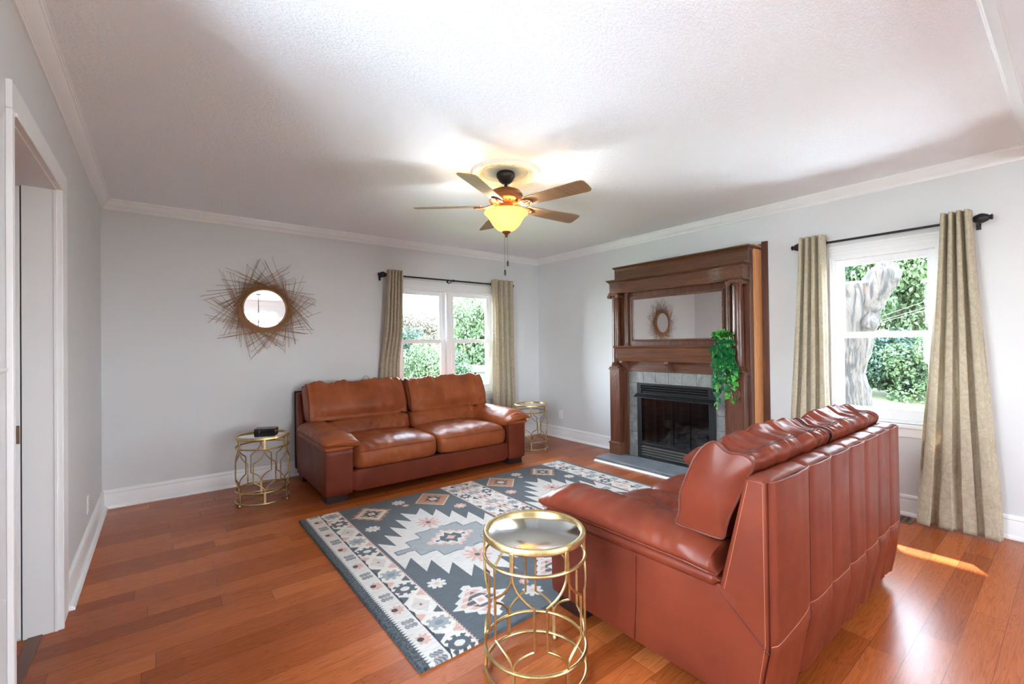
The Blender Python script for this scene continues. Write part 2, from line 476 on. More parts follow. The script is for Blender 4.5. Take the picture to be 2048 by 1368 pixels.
def wall_with_holes(name, axis, a0, a1, u0, u1, holes, label):
    """slab between a0..a1 on axis, spanning u0..u1 and the room height, with rectangular holes (ua,ub,za,zb)"""
    b = MB()
    us = sorted({u0, u1, *[h[0] for h in holes], *[h[1] for h in holes]})
    for ua, ub in zip(us[:-1], us[1:]):
        hs = sorted([(h[2], h[3]) for h in holes if h[0] <= ua + 1e-6 and h[1] >= ub - 1e-6])
        z = 0.0
        for za, zb in hs + [(ZC, ZC)]:
            if za > z + 1e-6:
                if axis == 'y': b.box(ua, ub, a0, a1, z, za)
                else: b.box(a0, a1, ua, ub, z, za)
            z = zb
    return struct(name, b, 'wall', label, 'wall', smooth=False)

WB = (2.28, 3.69, 0.70, 2.06)       # back window opening (x, x, z, z)
WR = (0.665, 1.335, 0.70, 2.05)     # right window opening (y, y, z, z)
FB = (2.27, 3.19, 0.06, 0.88)       # firebox opening
RW = (1.20, 2.90, 0.85, 2.10)       # dining window behind the camera
wall_with_holes('wall_back', 'y', YB, YB + T, -2.2, XR + T, [WB], 'grey painted wall behind the brown sofa and sunburst mirror')
wall_with_holes('wall_right', 'x', XR, XR + T, YR, YB, [WR, FB], 'grey painted wall around the fireplace and single window')
wall_with_holes('wall_left', 'x', XL - T, XL, YR, YB, [(2.19, 3.07, 0.0, 2.143), (0.45, 1.66, 0.60, 2.40)], 'grey painted wall with the cased pocket door opening')  # second hole serves the added daylight fill window
wall_with_holes('wall_front', 'y', YR - T, YR, XL - T, XR + T, [RW], 'grey dining room wall facing the sunburst mirror')
b = MB().box(-2.2, -2.1, 1.95, YB, 0, ZC); b.box(-2.1, XL - T, 1.95, 2.05, 0, ZC)
struct('wall_hall', b, 'wall', 'pale hall wall beyond the pocket door opening', 'wall', smooth=False)
# soffit between living and dining room
b = MB().box(XL, XR, -0.22, 0.168, 2.535, ZC)
struct('trim_1', b, 'wall', 'shallow grey ceiling beam between living and dining room', 'beam', smooth=False)

# crown moulding: profile (distance from wall, z)
CP = [(0, ZC), (0, 2.540), (0.010, 2.540), (0.013, 2.549), (0.018, 2.552), (0.018, 2.560), (0.026, 2.566), (0.040, 2.583), (0.050, 2.600), (0.054, 2.607), (0.060, 2.609), (0.062, 2.616), (0.068, 2.618), (0.068, ZC)]
def sweep_run(prof, p0, p1, nrm, m0, m1):
    """profile swept from p0 to p1 (plan points on the wall), nrm into the room; m0/m1 = 1 mitre inward at that end"""
    d = (Vector((*p1, 0)) - Vector((*p0, 0))).normalized(); n = Vector((*nrm, 0))
    rings = []
    for p, mm, sg in ((p0, m0, 1), (p1, m1, -1)):
        rings.append([(Vector((*p, 0)) + n * q + d * (sg * mm * q)) + Vector((0, 0, z)) for q, z in prof])
    return MB().loft([[tuple(v) for v in r] for r in rings], True, True)
y0 = 0.168
for i, (p0, p1, nr, nm) in enumerate([((XL, y0), (XL, YB), (1, 0), 'left wall above the pocket door'), ((XL, YB), (XR, YB), (0, -1), 'back wall above the sofa'), ((XR, YB), (XR, y0), (-1, 0), 'right wall above the fireplace'), ((XR, y0), (XL, y0), (0, 1), 'ceiling beam edge')]):
    struct('trim_%d' % (i + 2), sweep_run(CP, p0, p1, nr, 1, 1), 'trim', 'white crown moulding along the ' + nm, 'crown moulding', angle=25)
struct('trim_6', sweep_run(CP, (XR, YR), (XL, YR), (0, 1), 1, 1), 'trim', 'white crown moulding over the dining room window', 'crown moulding', angle=25)

BP = [(0, 0), (0.040, 0), (0.040, 0.010), (0.032, 0.022), (0.018, 0.026), (0.016, 0.118), (0.014, 0.124), (0.018, 0.132), (0.014, 0.146), (0.006, 0.155), (0, 0.157)]
struct('baseboard_left', sweep_run(BP, (XL, 3.25), (XL, YB), (1, 0), 0, 1), 'trim', 'white baseboard on the left wall beside the door casing', 'baseboard', angle=25)
struct('baseboard_back', sweep_run(BP, (XL, YB), (XR, YB), (0, -1), 1, 1), 'trim', 'white baseboard along the back wall', 'baseboard', angle=25)
bb = sweep_run(BP, (XR, YB), (XR, 3.60), (-1, 0), 1, 0); b2 = sweep_run(BP, (XR, 1.83), (XR, YR), (-1, 0), 0, 1); bb.add(b2.v, b2.f)
struct('baseboard_right', bb, 'trim', 'white baseboard along the fireplace wall', 'baseboard', angle=25)
struct('baseboard_near', sweep_run(BP, (XL, YR), (XL, 2.15), (1, 0), 1, 0), 'trim', 'white baseboard on the near left wall', 'baseboard', angle=25)
# chair rail stub on the near left wall
b = MB().prism([(XL, 1.245), (XL + .012, 1.25), (XL + .014, 1.275), (XL + .03, 1.288), (XL + .03, 1.296), (XL, 1.30)], 'y', 1.915, 2.02)
b.box(XL, XL + .010, 1.915, 1.99, 1.185, 1.195)
struct('trim_7', b, 'trim', 'white chair rail ending at the pocket door casing', 'chair rail')

# ---------------------------------------------------------------- pocket door opening
D0, D1, DZ, XC = 2.19, 3.07, 2.143, XL + 0.017
d = thing('door_1', 'white cased pocket door opening in the left wall', 'door', (XL, 3.07, 0), kind='structure')
def casing_poly(b, y0, y1, z0, z1): b.box(XL, XC, y0, y1, z0, z1)
b = MB(); casing_poly(b, 3.075, 3.25, 0, 2.1425); casing_poly(b, 2.155, 2.188, 0, 2.1425); casing_poly(b, 2.155, 3.25, 2.143, 2.238)
b.box(XL, XC + .006, 3.060, 3.0745, 0, 2.128); b.box(XL, XC + .006, 2.188, 3.0745, 2.1285, 2.1425)
part('casing', b, 'trim', d, bevel=0.003)
b = MB(); b.box(XL - .116, XL + .002, D1 - .012, D1 + .004, 0, DZ - .02); b.box(XL - T - .002, XL + .002, D0 - .004, D0 + .003, 0, DZ - .02); b.box(XL - T - .002, XL + .002, D0 - .004, D1 + .004, DZ - .02, DZ + .002)
b.box(XL - .010, XL + .003, D1 - .016, D1 - .0121, 0, DZ - .021)
part('jamb', b, 'trim', d, bevel=0.002, smooth=False)
b = MB(); b.box(XL - .1205, XL - .1162, D1 - .004, D1 + .002, 0.0, DZ - .021)
part('pocket_gap', b, 'dark_gap', d)
b = MB(); b.box(XL - .168, XL - .121, D1 - .012, D1 + .002, 0.012, DZ - .03)
pd = part('pocket_door', b, 'trim', d, bevel=0.002)
b = MB(); b.box(XL - .152, XL - .122, D1 - .0145, D1 - .01, 0.915, 1.0); 
la = part('latch_plate', b, 'latch', pd)
b = MB(); b.box(XL - .140, XL - .132, D1 - .0155, D1 - .014, 0.945, 0.985)
part('keyhole', b, 'dark_gap', pd)
b = MB(); b.box(XL - .10, XL - .05, D0, D1, 0.0, 0.006)
tag(obj('trim_8', b, 'threshold', bevel=.002), 'worn wooden threshold strip in the pocket door opening', 'threshold', kind='structure')
# hairline cracks in the plaster above the casing
b = MB()
for (ya, za, yb, zb) in ((2.19, 2.238, 2.27, 2.275), (2.75, 2.24, 2.81, 2.27), (3.17, 2.24, 3.28, 2.262)):
    b.tube([(XL + .001, ya, za), (XL + .001, (ya + yb) / 2, (za + zb) / 2 + .004), (XL + .001, yb, zb)], 0.0016, 5)
tag(obj('trim_9', b, MAT['ironlight']), 'fine plaster cracks above the door casing', 'crack', kind='structure')

# ---------------------------------------------------------------- windows
def window(name, label, axis, wallp, outward, units, z0, z1, u0, u1, sash_recess=0.07, muntin=None, cas=0.095, apron=True):
    """double-hung units [(u0,u1)] in one casing. axis 'y': wall plane y=wallp, u is x; axis 'x': wall plane x=wallp, u is y; outward = +-1"""
    base = ((u0 + u1) / 2, wallp, z0) if axis == 'y' else (wallp, (u0 + u1) / 2, z0)
    w = thing(name, label, 'window', base, kind='structure')
    def B(b, ua, ub, da, db, za, zb):
        """d measured outward from the wall face"""
        lo, hi = sorted((wallp + outward * da, wallp + outward * db))
        if axis == 'y': b.box(ua, ub, lo, hi, za, zb)
        else: b.box(lo, hi, ua, ub, za, zb)
        return b
    def ring4(b, ua, ub, za, zb, wl, wb, wt, da, db, bottom=True):
        """four boxes round an opening that never share a face plane twice"""
        B(b, ua, ua + wl, da, db, za, zb); B(b, ub - wl, ub, da, db, za, zb)
        if wt: B(b, ua + wl, ub - wl, da, db, zb - wt, zb)
        if bottom: B(b, ua + wl, ub - wl, da, db, za, za + wb)
    c = MB()
    ring4(c, u0 - cas, u1 + cas, z0, z1 + cas, cas + .004, 0, cas + .004, -.016, 0, False)
    for q, t0, t in ((.012, .016, .023), (.030, .016, .021), (.062, .016, .020)):
        ring4(c, u0 - q, u1 + q, z0, z1 + q, .012, 0, .012, -t, -t0 + .0005, False)
    B(c, u0 - cas - .004, u1 + cas + .004, -.026, -.0155, z1 + cas - .018, z1 + cas + .002)
    part('casing', c, 'trim', w, bevel=.002)
    if apron:
        B(a := MB(), u0 - cas - .02, u1 + cas + .02, -.05, .05, z0 - .028, z0); part('stool', a, 'trim', w, bevel=.005)
        B(a := MB(), u0 - cas, u1 + cas, -.016, 0, z0 - .10, z0 - .028); part('apron', a, 'trim', w, bevel=.003)
    fr = MB()
    ring4(fr, u0 + .001, u1 - .001, z0 + .001, z1 - .001, .014, .019, .013, .004, T - .004)
    for (a0, a1), (c0, c1) in zip(units[:-1], units[1:]):
        B(fr, a1, c0, .004, .15, z0 + .0205, z1 - .0145); B(fr, a1 + .002, c0 - .002, -.018, .0035, z0, z1 - .004)
        mid = (a1 + c0) / 2
        B(fr, mid - .032, mid - .018, -.026, -.0185, z0, z1 - .004); B(fr, mid + .018, mid + .032, -.026, -.0185, z0, z1 - .004)
    part('frame', fr, 'vinyl', w, bevel=.002)
    zm = z0 + (z1 - z0) * 0.512
    for ua, ub in units:
        for which in ('lower_sash', 'upper_sash'):
            da, db = (.03, .065) if which == 'lower_sash' else (.07, .105)
            za, zb = (z0 + .02, zm + .03) if which == 'lower_sash' else (zm - .02, z1 - .012)
            st = .048 if which == 'lower_sash' else .05
            rb, rt = (.085, .05) if which == 'lower_sash' else (.05, .055)
            s = MB()
            B(s, ua + .001, ua + .008 + st, da, db, za, zb); B(s, ub - .008 - st, ub - .001, da, db, za, zb)
            B(s, ua + .008 + st, ub - .008 - st, da, db, za, za + rb); B(s, ua + .008 + st, ub - .008 - st, da, db, zb - rt, zb)
            g = .012
            so = part(which, s, 'vinyl', w, bevel=.003)
            p = MB(); mdp = (da + db) / 2
            B(p, ua + .008 + st + .0005, ub - .008 - st - .0005, mdp - .002, mdp + .002, za + rb + .0005, zb - rt - .0005)
            part('pane', p, 'glass', so, smooth=False)
            if which == 'lower_sash':
                l = MB(); mu = (ua + ub) / 2
                B(l, mu - .035, mu + .035, da + .002, db - .008, zb + .0003, zb + .010); B(l, mu - .012, mu + .012, da + .004, db - .01, zb + .008, zb + .018)
                part('sash_lock', l, 'vinyl', so, bevel=.003)
    return w
window('window_1', 'white double window with two sashes behind the brown sofa', 'y', YB, 1, [(2.292, 2.925), (3.025, 3.678)], 0.70, 2.06, 2.28, 3.69)
window('window_2', 'white single double-hung window on the right wall', 'x', XR, 1, [(0.677, 1.323)], 0.70, 2.05, 0.665, 1.335)
window('window_3', 'wide dining room window opposite the sunburst mirror', 'y', YR, -1, [(1.21, 2.0), (2.1, 2.89)], 0.85, 2.10, 1.20, 2.90)
window('fill_window', 'added unseen double window at the near end of the left wall for daylight fill', 'x', XL, -1, [(.46, 1.015), (1.095, 1.65)], 0.60, 2.40, 0.45, 1.66)  # out-of-frame window added to bring side light in from the left
portal('portal_left', (XL - T - .01, 1.055, 1.5), (1, 0, 0), 1.21, 1.8)
portal('portal_back', (2.985, YB + T + .01, 1.38), (0, -1, 0), 1.41, 1.36)
portal('portal_right', (XR + T + .01, 1.0, 1.375), (-1, 0, 0), .67, 1.35)
portal('portal_dining', (2.05, YR - T - .01, 1.475), (0, 1, 0), 1.7, 1.25)

# ---------------------------------------------------------------- outlets, vent
def outlet(loc, axis, label):
    o = thing('wall_outlet', label, 'outlet', loc)
    x, y, z = loc
    b = MB()
    if axis == 'x+': b.box(x, x + .005, y - .036, y + .036, z - .058, z + .058)
    if axis == 'x-': b.box(x - .005, x, y - .036, y + .036, z - .058, z + .058)
    part('cover_plate', b, 'plastic', o, bevel=.002)
    for dz in (-.022, .022):
        r = MB(); s = MB(); sg = 1 if axis == 'x+' else -1
        a, c = sorted((x + sg * .005, x + sg * .008)); r.box(a, c, y - .017, y + .017, z + dz - .015, z + dz + .015)
        rc = part('receptacle', r, 'plastic', o, bevel=.002)
        a, c = sorted((x + sg * .0075, x + sg * .0085))
        for dy in (-.006, .006): s.box(a, c, y + dy - .001, y + dy + .001, z + dz - .004, z + dz + .007)
        part('slot', s, 'dark_gap', rc)
    return o
outlet((XR, 4.661, 0.335), 'x-', 'white duplex outlet on the right wall left of the fireplace')
outlet((XL, 4.18, 0.30), 'x+', 'white duplex outlet low on the left wall')
v = thing('floor_vent', 'brown pierced metal floor vent under the right window', 'vent', (4.385, 0.93, 0))
b = MB().box(4.30, 4.46, 0.80, 1.12, 0, .006); part('vent_frame', b, 'ventm', v, bevel=.002)
b = MB()
for i in range(9):
    for j in range(3):
        yy = .822 + i * .0345; xx = 4.322 + j * .044
        b.prism([(xx, yy), (xx + .03, yy + .006), (xx + .036, yy + .024), (xx + .008, yy + .018)], 'z', .0055, .0068)
part('vent_holes', b, 'dark_gap', v)
# ================================================================== SOFAS
def spline(pts, n, closed=True):
    out = []; k = len(pts); m = k if closed else k - 1
    for i in range(n):
        t = i / n * m if closed else i / (n - 1) * m
        a = min(int(t), m - 1); q = t - a
        P = [Vector(pts[(a + d) % k]) if closed else Vector(pts[max(0, min(k - 1, a + d))]) for d in (-1, 0, 1, 2)]
        out.append(0.5 * (2 * P[1] + (P[2] - P[0]) * q + (2 * P[0] - 5 * P[1] + 4 * P[2] - P[3]) * q * q + (3 * P[1] - P[0] - 3 * P[2] + P[3]) * q ** 3))
    return out

def sstep(a, b, x):
    t = max(0.0, min(1.0, (x - a) / (b - a))); return t * t * (3 - 2 * t)

def back_cushion(u0, u1, prof, wr, seed, cap=0.022):
    """profile (v,z) swept across u, end caps bulging, leather folds gathered near the seams"""
    base = spline(prof, 72); c = sum(base, Vector((0, 0))) / len(base)
    L = u1 - u0; rings = []; n = 74
    us = [0.5 - 0.5 * math.cos(PI * i / n) * (1 - 0.10) / 0.9 * 0.9 / (1 - .10) for i in range(n + 1)]
    lo, hi = us[0], us[-1]; us = [(x - lo) / (hi - lo) for x in us]
    for t in us:
        e = min(t, 1 - t) * L
        s = 0.955 + 0.045 * sstep(0, 0.09, e)
        ring = []
        for p in base:
            d = (p - c)
            dn = d.normalized()
            d = d + dn * .014 * sstep(.02, .16, e) * math.exp(-((p.x - .155) / .05) ** 2) * (1 if p.y > .9 else 0)
            if p.x > c.x and p.y < .93: d = d + dn * .030 * sstep(0, .16, e) * math.sin(PI * max(0, min(1, (p.y - .60) / .33))) ** .8
            top = sstep(c.y, c.y + 0.2, p.y)
            w = fbm((t * L * 9 + seed, p.y * 2.2 + p.x * 2.2, seed), 1.0, 3) * wr * (0.5 + 1.1 * top)
            fr_ = 1 if p.x > c.x else .5
            w += -abs(fbm((t * L * 13 + p.y * 5, seed + 3 + p.y * 3, p.x * 3), 1.0, 2)) * wr * 1.1 * (0.35 + top * .9 + .5 * sstep(.74, .62, p.y) + .6 * sstep(.16, .04, e)) * fr_
            q = c + d * s + dn * w * sstep(0, .05, e)
            ring.append((u0 + t * L, q.x, q.y))
        rings.append(ring)
    b = MB(); b.loft(rings, True, False)
    for end, ring in ((0, rings[0]), (1, rings[-1])):
        sg = -1 if end == 0 else 1; cc = Vector((ring[0][0], c.x, c.y)); rr = [[tuple(p) for p in ring]]
        for k in range(1, 9):
            f = 1 - k / 9
            off = cap * (1 - f ** 2.6)
            rr.append([tuple(Vector((p[0], *(Vector(p[1:]) - c) * f + c)) + Vector((sg * off, 0, 0))) for p in ring])
        if end: b.loft(rr, True, False)
        else: b.loft([r[::-1] for r in rr], True, False)
        b.add([(cc.x + sg * cap, c.x, c.y)] + rr[-1], [(0, 1 + (j + 1) % 72, 1 + j) if not end else (0, 1 + j, 1 + (j + 1) % 72) for j in range(72)])
    return b, rings

def arm_pillow(hw, side, sec, stations, wr, seed):
    """cross-section (q inward from the panel face, z) lofted along v; stations (v, shrink about the section centre, z lift)"""
    base = spline(sec, 44); c = sum(base, Vector((0, 0))) / len(base)
    vs = [s[0] for s in stations]; rings = []; n = 70
    for i in range(n + 1):
        v = vs[0] + (vs[-1] - vs[0]) * (0.5 - 0.5 * math.cos(PI * i / n))
        k = max(j for j in range(len(vs)) if vs[j] <= v + 1e-9); k = min(k, len(vs) - 2)
        t = (v - vs[k]) / (vs[k + 1] - vs[k]); t = t * t * (3 - 2 * t)
        sz = stations[k][1] * (1 - t) + stations[k + 1][1] * t
        sq = stations[k][2] * (1 - t) + stations[k + 1][2] * t
        dz = stations[k][3] * (1 - t) + stations[k + 1][3] * t
        ring = []
        for p in base:
            d = p - c
            w = 0
            if d.y > 0: w = (fbm((v * 14 + seed + p.x * 3, p.x * 5, seed), 1, 3) * 1.2 - .5 * abs(fbm((v * 26 + seed - p.x * 4, p.x * 3, 2), 1, 2))) * wr * sstep(0, .04, d.y)
            dn = d.normalized()
            q = Vector((c.x + d.x * sq, c.y + dz + d.y * sz)) + dn * w
            u = hw - q.x
            ring.append((side * u, v, q.y))
        rings.append(ring if side < 0 else ring[::-1])
    b = MB(); b.loft(rings, True, True)
    return b, rings

UP_SEC = [(-.030, .520), (-.036, .545), (-.012, .583), (.06, .614), (.14, .618), (.21, .592), (.262, .545), (.282, .480), (.262, .440), (.20, .462), (.10, .488), (.02, .505)]
LOW_SEC = [(-.022, .470), (-.016, .500), (.03, .516), (.12, .512), (.21, .500), (.240, .470), (.20, .445), (.10, .440), (.01, .445)]
BACK_PROF = [(.377, .607), (.364, .650), (.362, .70), (.357, .745), (.335, .80), (.298, .884), (.264, .937), (.232, .968), (.205, .980), (.184, .967), (.165, .953), (.140, .947), (.104, .950), (.077, .943), (.058, .926), (.062, .900), (.078, .865), (.110, .79), (.145, .71), (.163, .655), (.172, .615), (.20, .602), (.29, .603)]

def make_sofa(name, label, hw, loc, rotz, leather_m, frame_m, black_back, seams_w=None):
    s = thing(name, label, 'sofa', loc, rotz, 'matching leather sofas')
    K = dict(world=False)
    # feet
    for su in (-1, 1):
        for v0, v1 in ((.06, .20), (.86, 1.03)):
            b = MB(); a, c = sorted((su * (hw - .195), su * (hw - .015))); b.box(a, c, v0, v1, 0, .068)
            part('foot', b, 'foot', s, bevel=.003, **K)
    # side panels, apron
    for su in (-1, 1):
        def f(p, su=su):
            u = hw - .115 + su * 0 + p[0] * .115
            bulge = 0.006 * (1 - p[1] ** 2) * (1 if p[0] > 0 else .3) * (1 - p[2] ** 2)
            v = .585 + p[1] * .495; z = .268 + p[2] * .203
            w = fbm((v * 2.2, z * 3, su * 5), 1.2, 3) * .004
            return (su * (u + (bulge + w) * (1 if p[0] > 0.5 else 0)) if True else 0, v, z)
        b = MB().rbox(6, 30, 14, 26, f)
        if su < 0: b.f = [q[::-1] for q in b.f]
        part('arm_panel', b, frame_m, s, **K)
    b = MB().rbox(40, 4, 10, 20, lambda p: (p[0] * (hw - .225), 1.03 + p[1] * .035 + .004 * (1 - p[2] ** 2), .165 + p[2] * .095))
    part('front_apron', b, frame_m, s, **K)
    b = MB().box(-hw + .2, hw - .2, .1, 1.0, .1, .24); part('base_deck', b, 'blackcloth', s, **K)
    # seat cushions
    inner = hw - .232
    for k in (0, 1):
        u0, u1 = (-inner, -.002) if k == 0 else (.002, inner)
        uc, su_ = (u0 + u1) / 2, (u1 - u0) / 2
        sd = 3.1 * k + hw
        def f(p, uc=uc, su_=su_, sd=sd):
            x, y, z = p
            u = uc + x * su_; v = .68 + y * .395; zz = .352 + z * .108
            if z > 0:
                zz += z * (.038 * (1 - x * x) * (1 - .5 * y * y))
                dx, dy = (x * su_), (y - .05) * .395
                r = math.hypot(dx, dy); a = math.atan2(dy, dx)
                zz -= z * .026 * math.exp(-(r / .055) ** 2)
                zz += z * .006 * math.exp(-(r / .17) ** 2) * math.cos(a * 7 + sd) * min(1, r / .05)
                zz += z * fbm((u * 9 + sd, v * 5, 1), 1, 4) * .008
                if y > 0: zz -= .030 * max(0, (y - .55) / .45) ** 2 * z
            if y > 0:
                v += y * (.030 * (1 - z * z) * (1 - .4 * x * x) + fbm((u * 14 + sd, zz * 5, 4), 1, 3) * .008)
            return (u, v, zz)
        cu = part('seat_cushion', MB().rbox(44, 44, 20, 7, f), leather_m, s, **K)
        b = MB(); pth = []
        for i in range(31):
            x = -.95 + 1.90 * i / 30; d = (abs(x) ** 7 + 1 + .70 ** 7) ** (1 / 7)
            q = f((x / d, 1 / d, .70 / d)); pth.append((q[0], q[1] + .0005, q[2] + .0005))
        b.tube(pth, .0028, 6); part('seam', b, 'seam', cu, **K)
    # lumbar cushions
    for k in (0, 1):
        u0, u1 = (-inner - .02, -.004) if k == 0 else (.004, inner + .02)
        uc, su_ = (u0 + u1) / 2, (u1 - u0) / 2
        def f(p, uc=uc, su_=su_, k=k):
            x, y, z = p; u = uc + x * su_
            v = .30 + y * .125 - z * .03; zz = .52 + z * .11
            if y > 0: v += y * (.03 * (1 - z * z) + fbm((u * 16 + zz * 10 + k, zz * 5, 7), 1, 3) * .011 - abs(fbm((u * 24 - zz * 12 + k, zz * 6, 2), 1, 2)) * .012)
            return (u, v, zz)
        part('lumbar_cushion', MB().rbox(50, 8, 18, 5, f), leather_m, s, **K)
    # back cushions
    bo = hw - .05
    for k in (0, 1):
        u0, u1 = (-bo, -.03) if k == 0 else (.03, bo)
        b, rgs = back_cushion(u0, u1, BACK_PROF, .017, 11.3 * k + hw * 7); ra, rb = rgs[0], rgs[-1]
        cu = part('back_cushion', b, leather_m, s, **K)
        for r in (ra, rb): part('piping', MB().tube([Vector(q) for q in r], .0052, 7, closed=True), 'piping', cu, **K)
        # double seam along the back of the crest
        i0 = min(range(72), key=lambda i: (ra[i][1] - .105) ** 2 + (ra[i][2] - .955) ** 2)
        for di in (0, 1):
            pth = []
            for r in rgs[6:-6]:
                q = Vector(r[(i0 + di) % 72]); c = Vector((q.x, sum(p[1] for p in r) / 72, sum(p[2] for p in r) / 72))
                pth.append(q + (q - c).normalized() * .0006)
            part('seam', MB().tube(pth, .0024, 6), 'seam', cu, **K)
    # arm pillows
    for su in (-1, 1):
        st = [(.170, .15, .80, -.03), (.195, .80, .97, -.01), (.30, 1.0, 1.0, .0), (.80, 1.0, 1.0, .0), (1.0, .96, 1.0, -.004), (1.085, .72, .99, -.010), (1.125, .42, .95, -.010), (1.140, .10, .88, -.004)]
        b, rings = arm_pillow(hw, su, UP_SEC, st, .0075, 2.7 * su + hw)
        ap = part('arm_pillow', b, leather_m, s, angle=60, **K)
        base = spline(UP_SEC, 44); oi = min(range(44), key=lambda i: (base[i].x + .033) ** 2 + (base[i].y - .520) ** 2)
        oi = oi if su < 0 else 43 - oi
        p = MB().tube([Vector(r[oi]) + Vector((su * .003, 0, -.002)) for r in rings[3:]], .0045, 7)
        part('piping', p, leather_m, ap, **K)
        st = [(.165, .15, .80, .0), (.19, .9, .97, .0), (.95, 1.0, 1.0, .0), (1.07, .9, 1.0, .0), (1.105, .25, .92, .0)]
        b, rings = arm_pillow(hw, su, LOW_SEC, st, .002, 5 + su)
        lp = part('arm_roll', b, leather_m, s, angle=60, **K)
    # back frame
    PR = [(.045, .065), (.0, .31), (.0, .868), (.010, .880), (.062, .880), (.075, .868), (.172, .455), (.172, .065)]
    b = MB().prism(PR, 'x', -hw, hw)
    bf = part('back_frame', b, frame_m, s, bevel=.012, seg=3, **K)
    if black_back:
        b = MB().prism([(-.03, .10), (-.03, .892), (.004, .892), (.004, .32), (.03, .10)], 'x', -hw - .006, hw + .006)
        part('back_cloth', b, 'blackcloth', s, bevel=.004, **K)
    else:
        us = [-hw] + seams_w + [hw]
        zs = .36
        def seamz(u): return .325 + .035 * sstep(-hw, seams_w[0], u)
        def back(i, j):
            u = -hw + 2 * hw * i; z = .07 + (.876 - .07) * j
            k = max(q for q in range(len(us) - 1) if us[q] <= u + 1e-9)
            t = (u - us[k]) / (us[k + 1] - us[k])
            pu = 1 - abs(2 * t - 1) ** 5
            h = seamz(u); pz = 1 - math.exp(-((z - h) / .012) ** 2)
            low = sstep(h + .02, h - .12, z)
            amp = .010 * pu + .004 * pz
            fold = fbm((u * 7, z * 1.1, 2), 1, 2) * .003 + fbm((u * 11 + z * 2, z * 1.2, 2), 1, 2) * .012 * low * (.25 + .75 * sstep(-.3, hw * .8, u))
            edge = sstep(0, .03, min(u + hw, hw - u))
            v0 = .045 * max(0, (.31 - z) / .245) 
            return (u, v0 - .004 - edge * (amp + fold + .006) , z)
        b = MB().grid(back, 220, 110); b.f = [q for q in b.f]
        bp = part('back_panel', b, frame_m, s, **K)
        th = MB(); 
        def onback(u, z, off=.0006): return (u, back((u + hw) / (2 * hw), (z - .07) / (.876 - .07))[1] - off, z)
        for u in seams_w: part('seam', MB().tube([onback(u, .08 + .78 * i / 60) for i in range(61)], .0022, 5), 'seam', bp, **K)
        th.tube([onback(-hw + .004 + (2 * hw - .008) * i / 140, seamz(-hw + (2 * hw) * i / 140)) for i in range(141)], .0016, 5)
        part('stitch_line', th, 'thread', bp, **K)
        # crest strip and its raised rear edge
        def crest(i, j):
            u = -hw + 2 * hw * i; k = max(q for q in range(len(us) - 1) if us[q] <= u + 1e-9)
            t = (u - us[k]) / (us[k + 1] - us[k])
            return (u, -.010 + .083 * j, .868 + .016 * (1 - abs(2 * t - 1) ** 9) * math.sin(PI * min(1, max(0, j))) ** .5 + .004 + fbm((u * 12, j * 2, 4), 1, 2) * .003)
        part('crest', MB().grid(lambda i, j: crest(i, j), 200, 12), frame_m, s, **K)
        e = MB().tube([(-hw + .004 + (2 * hw - .008) * i / 140, back(i / 140, 1)[1] + .001, .875) for i in range(141)], .0042, 7)
        part('piping', e, frame_m, bf, **K)
        # side seams on both flanks
        for su in (-1, 1):
            X = su * (hw + .0012)
            for pth, rr in (([(X, .001, .30), (X, .172, .445)], .0022), ([(X + su * .004, .545, .075), (X + su * .009, .53, .25), (X + su * .006, .53, .44)], .0016)):
                part('seam', MB().tube(pth, rr, 5), 'seam', bf, **K)
            for pth in ([(X, .014, .86), (X, .012, .33), (X, .05, .07)], [(X, .062, .862), (X, .150, .46)]):
                part('stitch_line', MB().tube(pth, .0011, 5), 'thread', bf, **K)
    return s
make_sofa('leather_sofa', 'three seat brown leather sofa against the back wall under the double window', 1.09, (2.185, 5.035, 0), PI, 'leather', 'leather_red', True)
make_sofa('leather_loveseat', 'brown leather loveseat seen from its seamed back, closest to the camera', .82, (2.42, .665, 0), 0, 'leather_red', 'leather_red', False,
          [-.49, -.255, -.025, .19, .40, .61])
# cord loop peeping over the sofa
b = MB().tube([(1.79, 5.085, .80), (1.80, 5.085, .95), (1.825, 5.085, 1.0), (1.85, 5.085, 1.012), (1.875, 5.085, 1.0), (1.90, 5.085, .95), (1.905, 5.085, .80)], .0022, 6)
tag(obj('power_cord', b, 'cable'), 'thin black cord loop rising behind the brown sofa', 'cord')

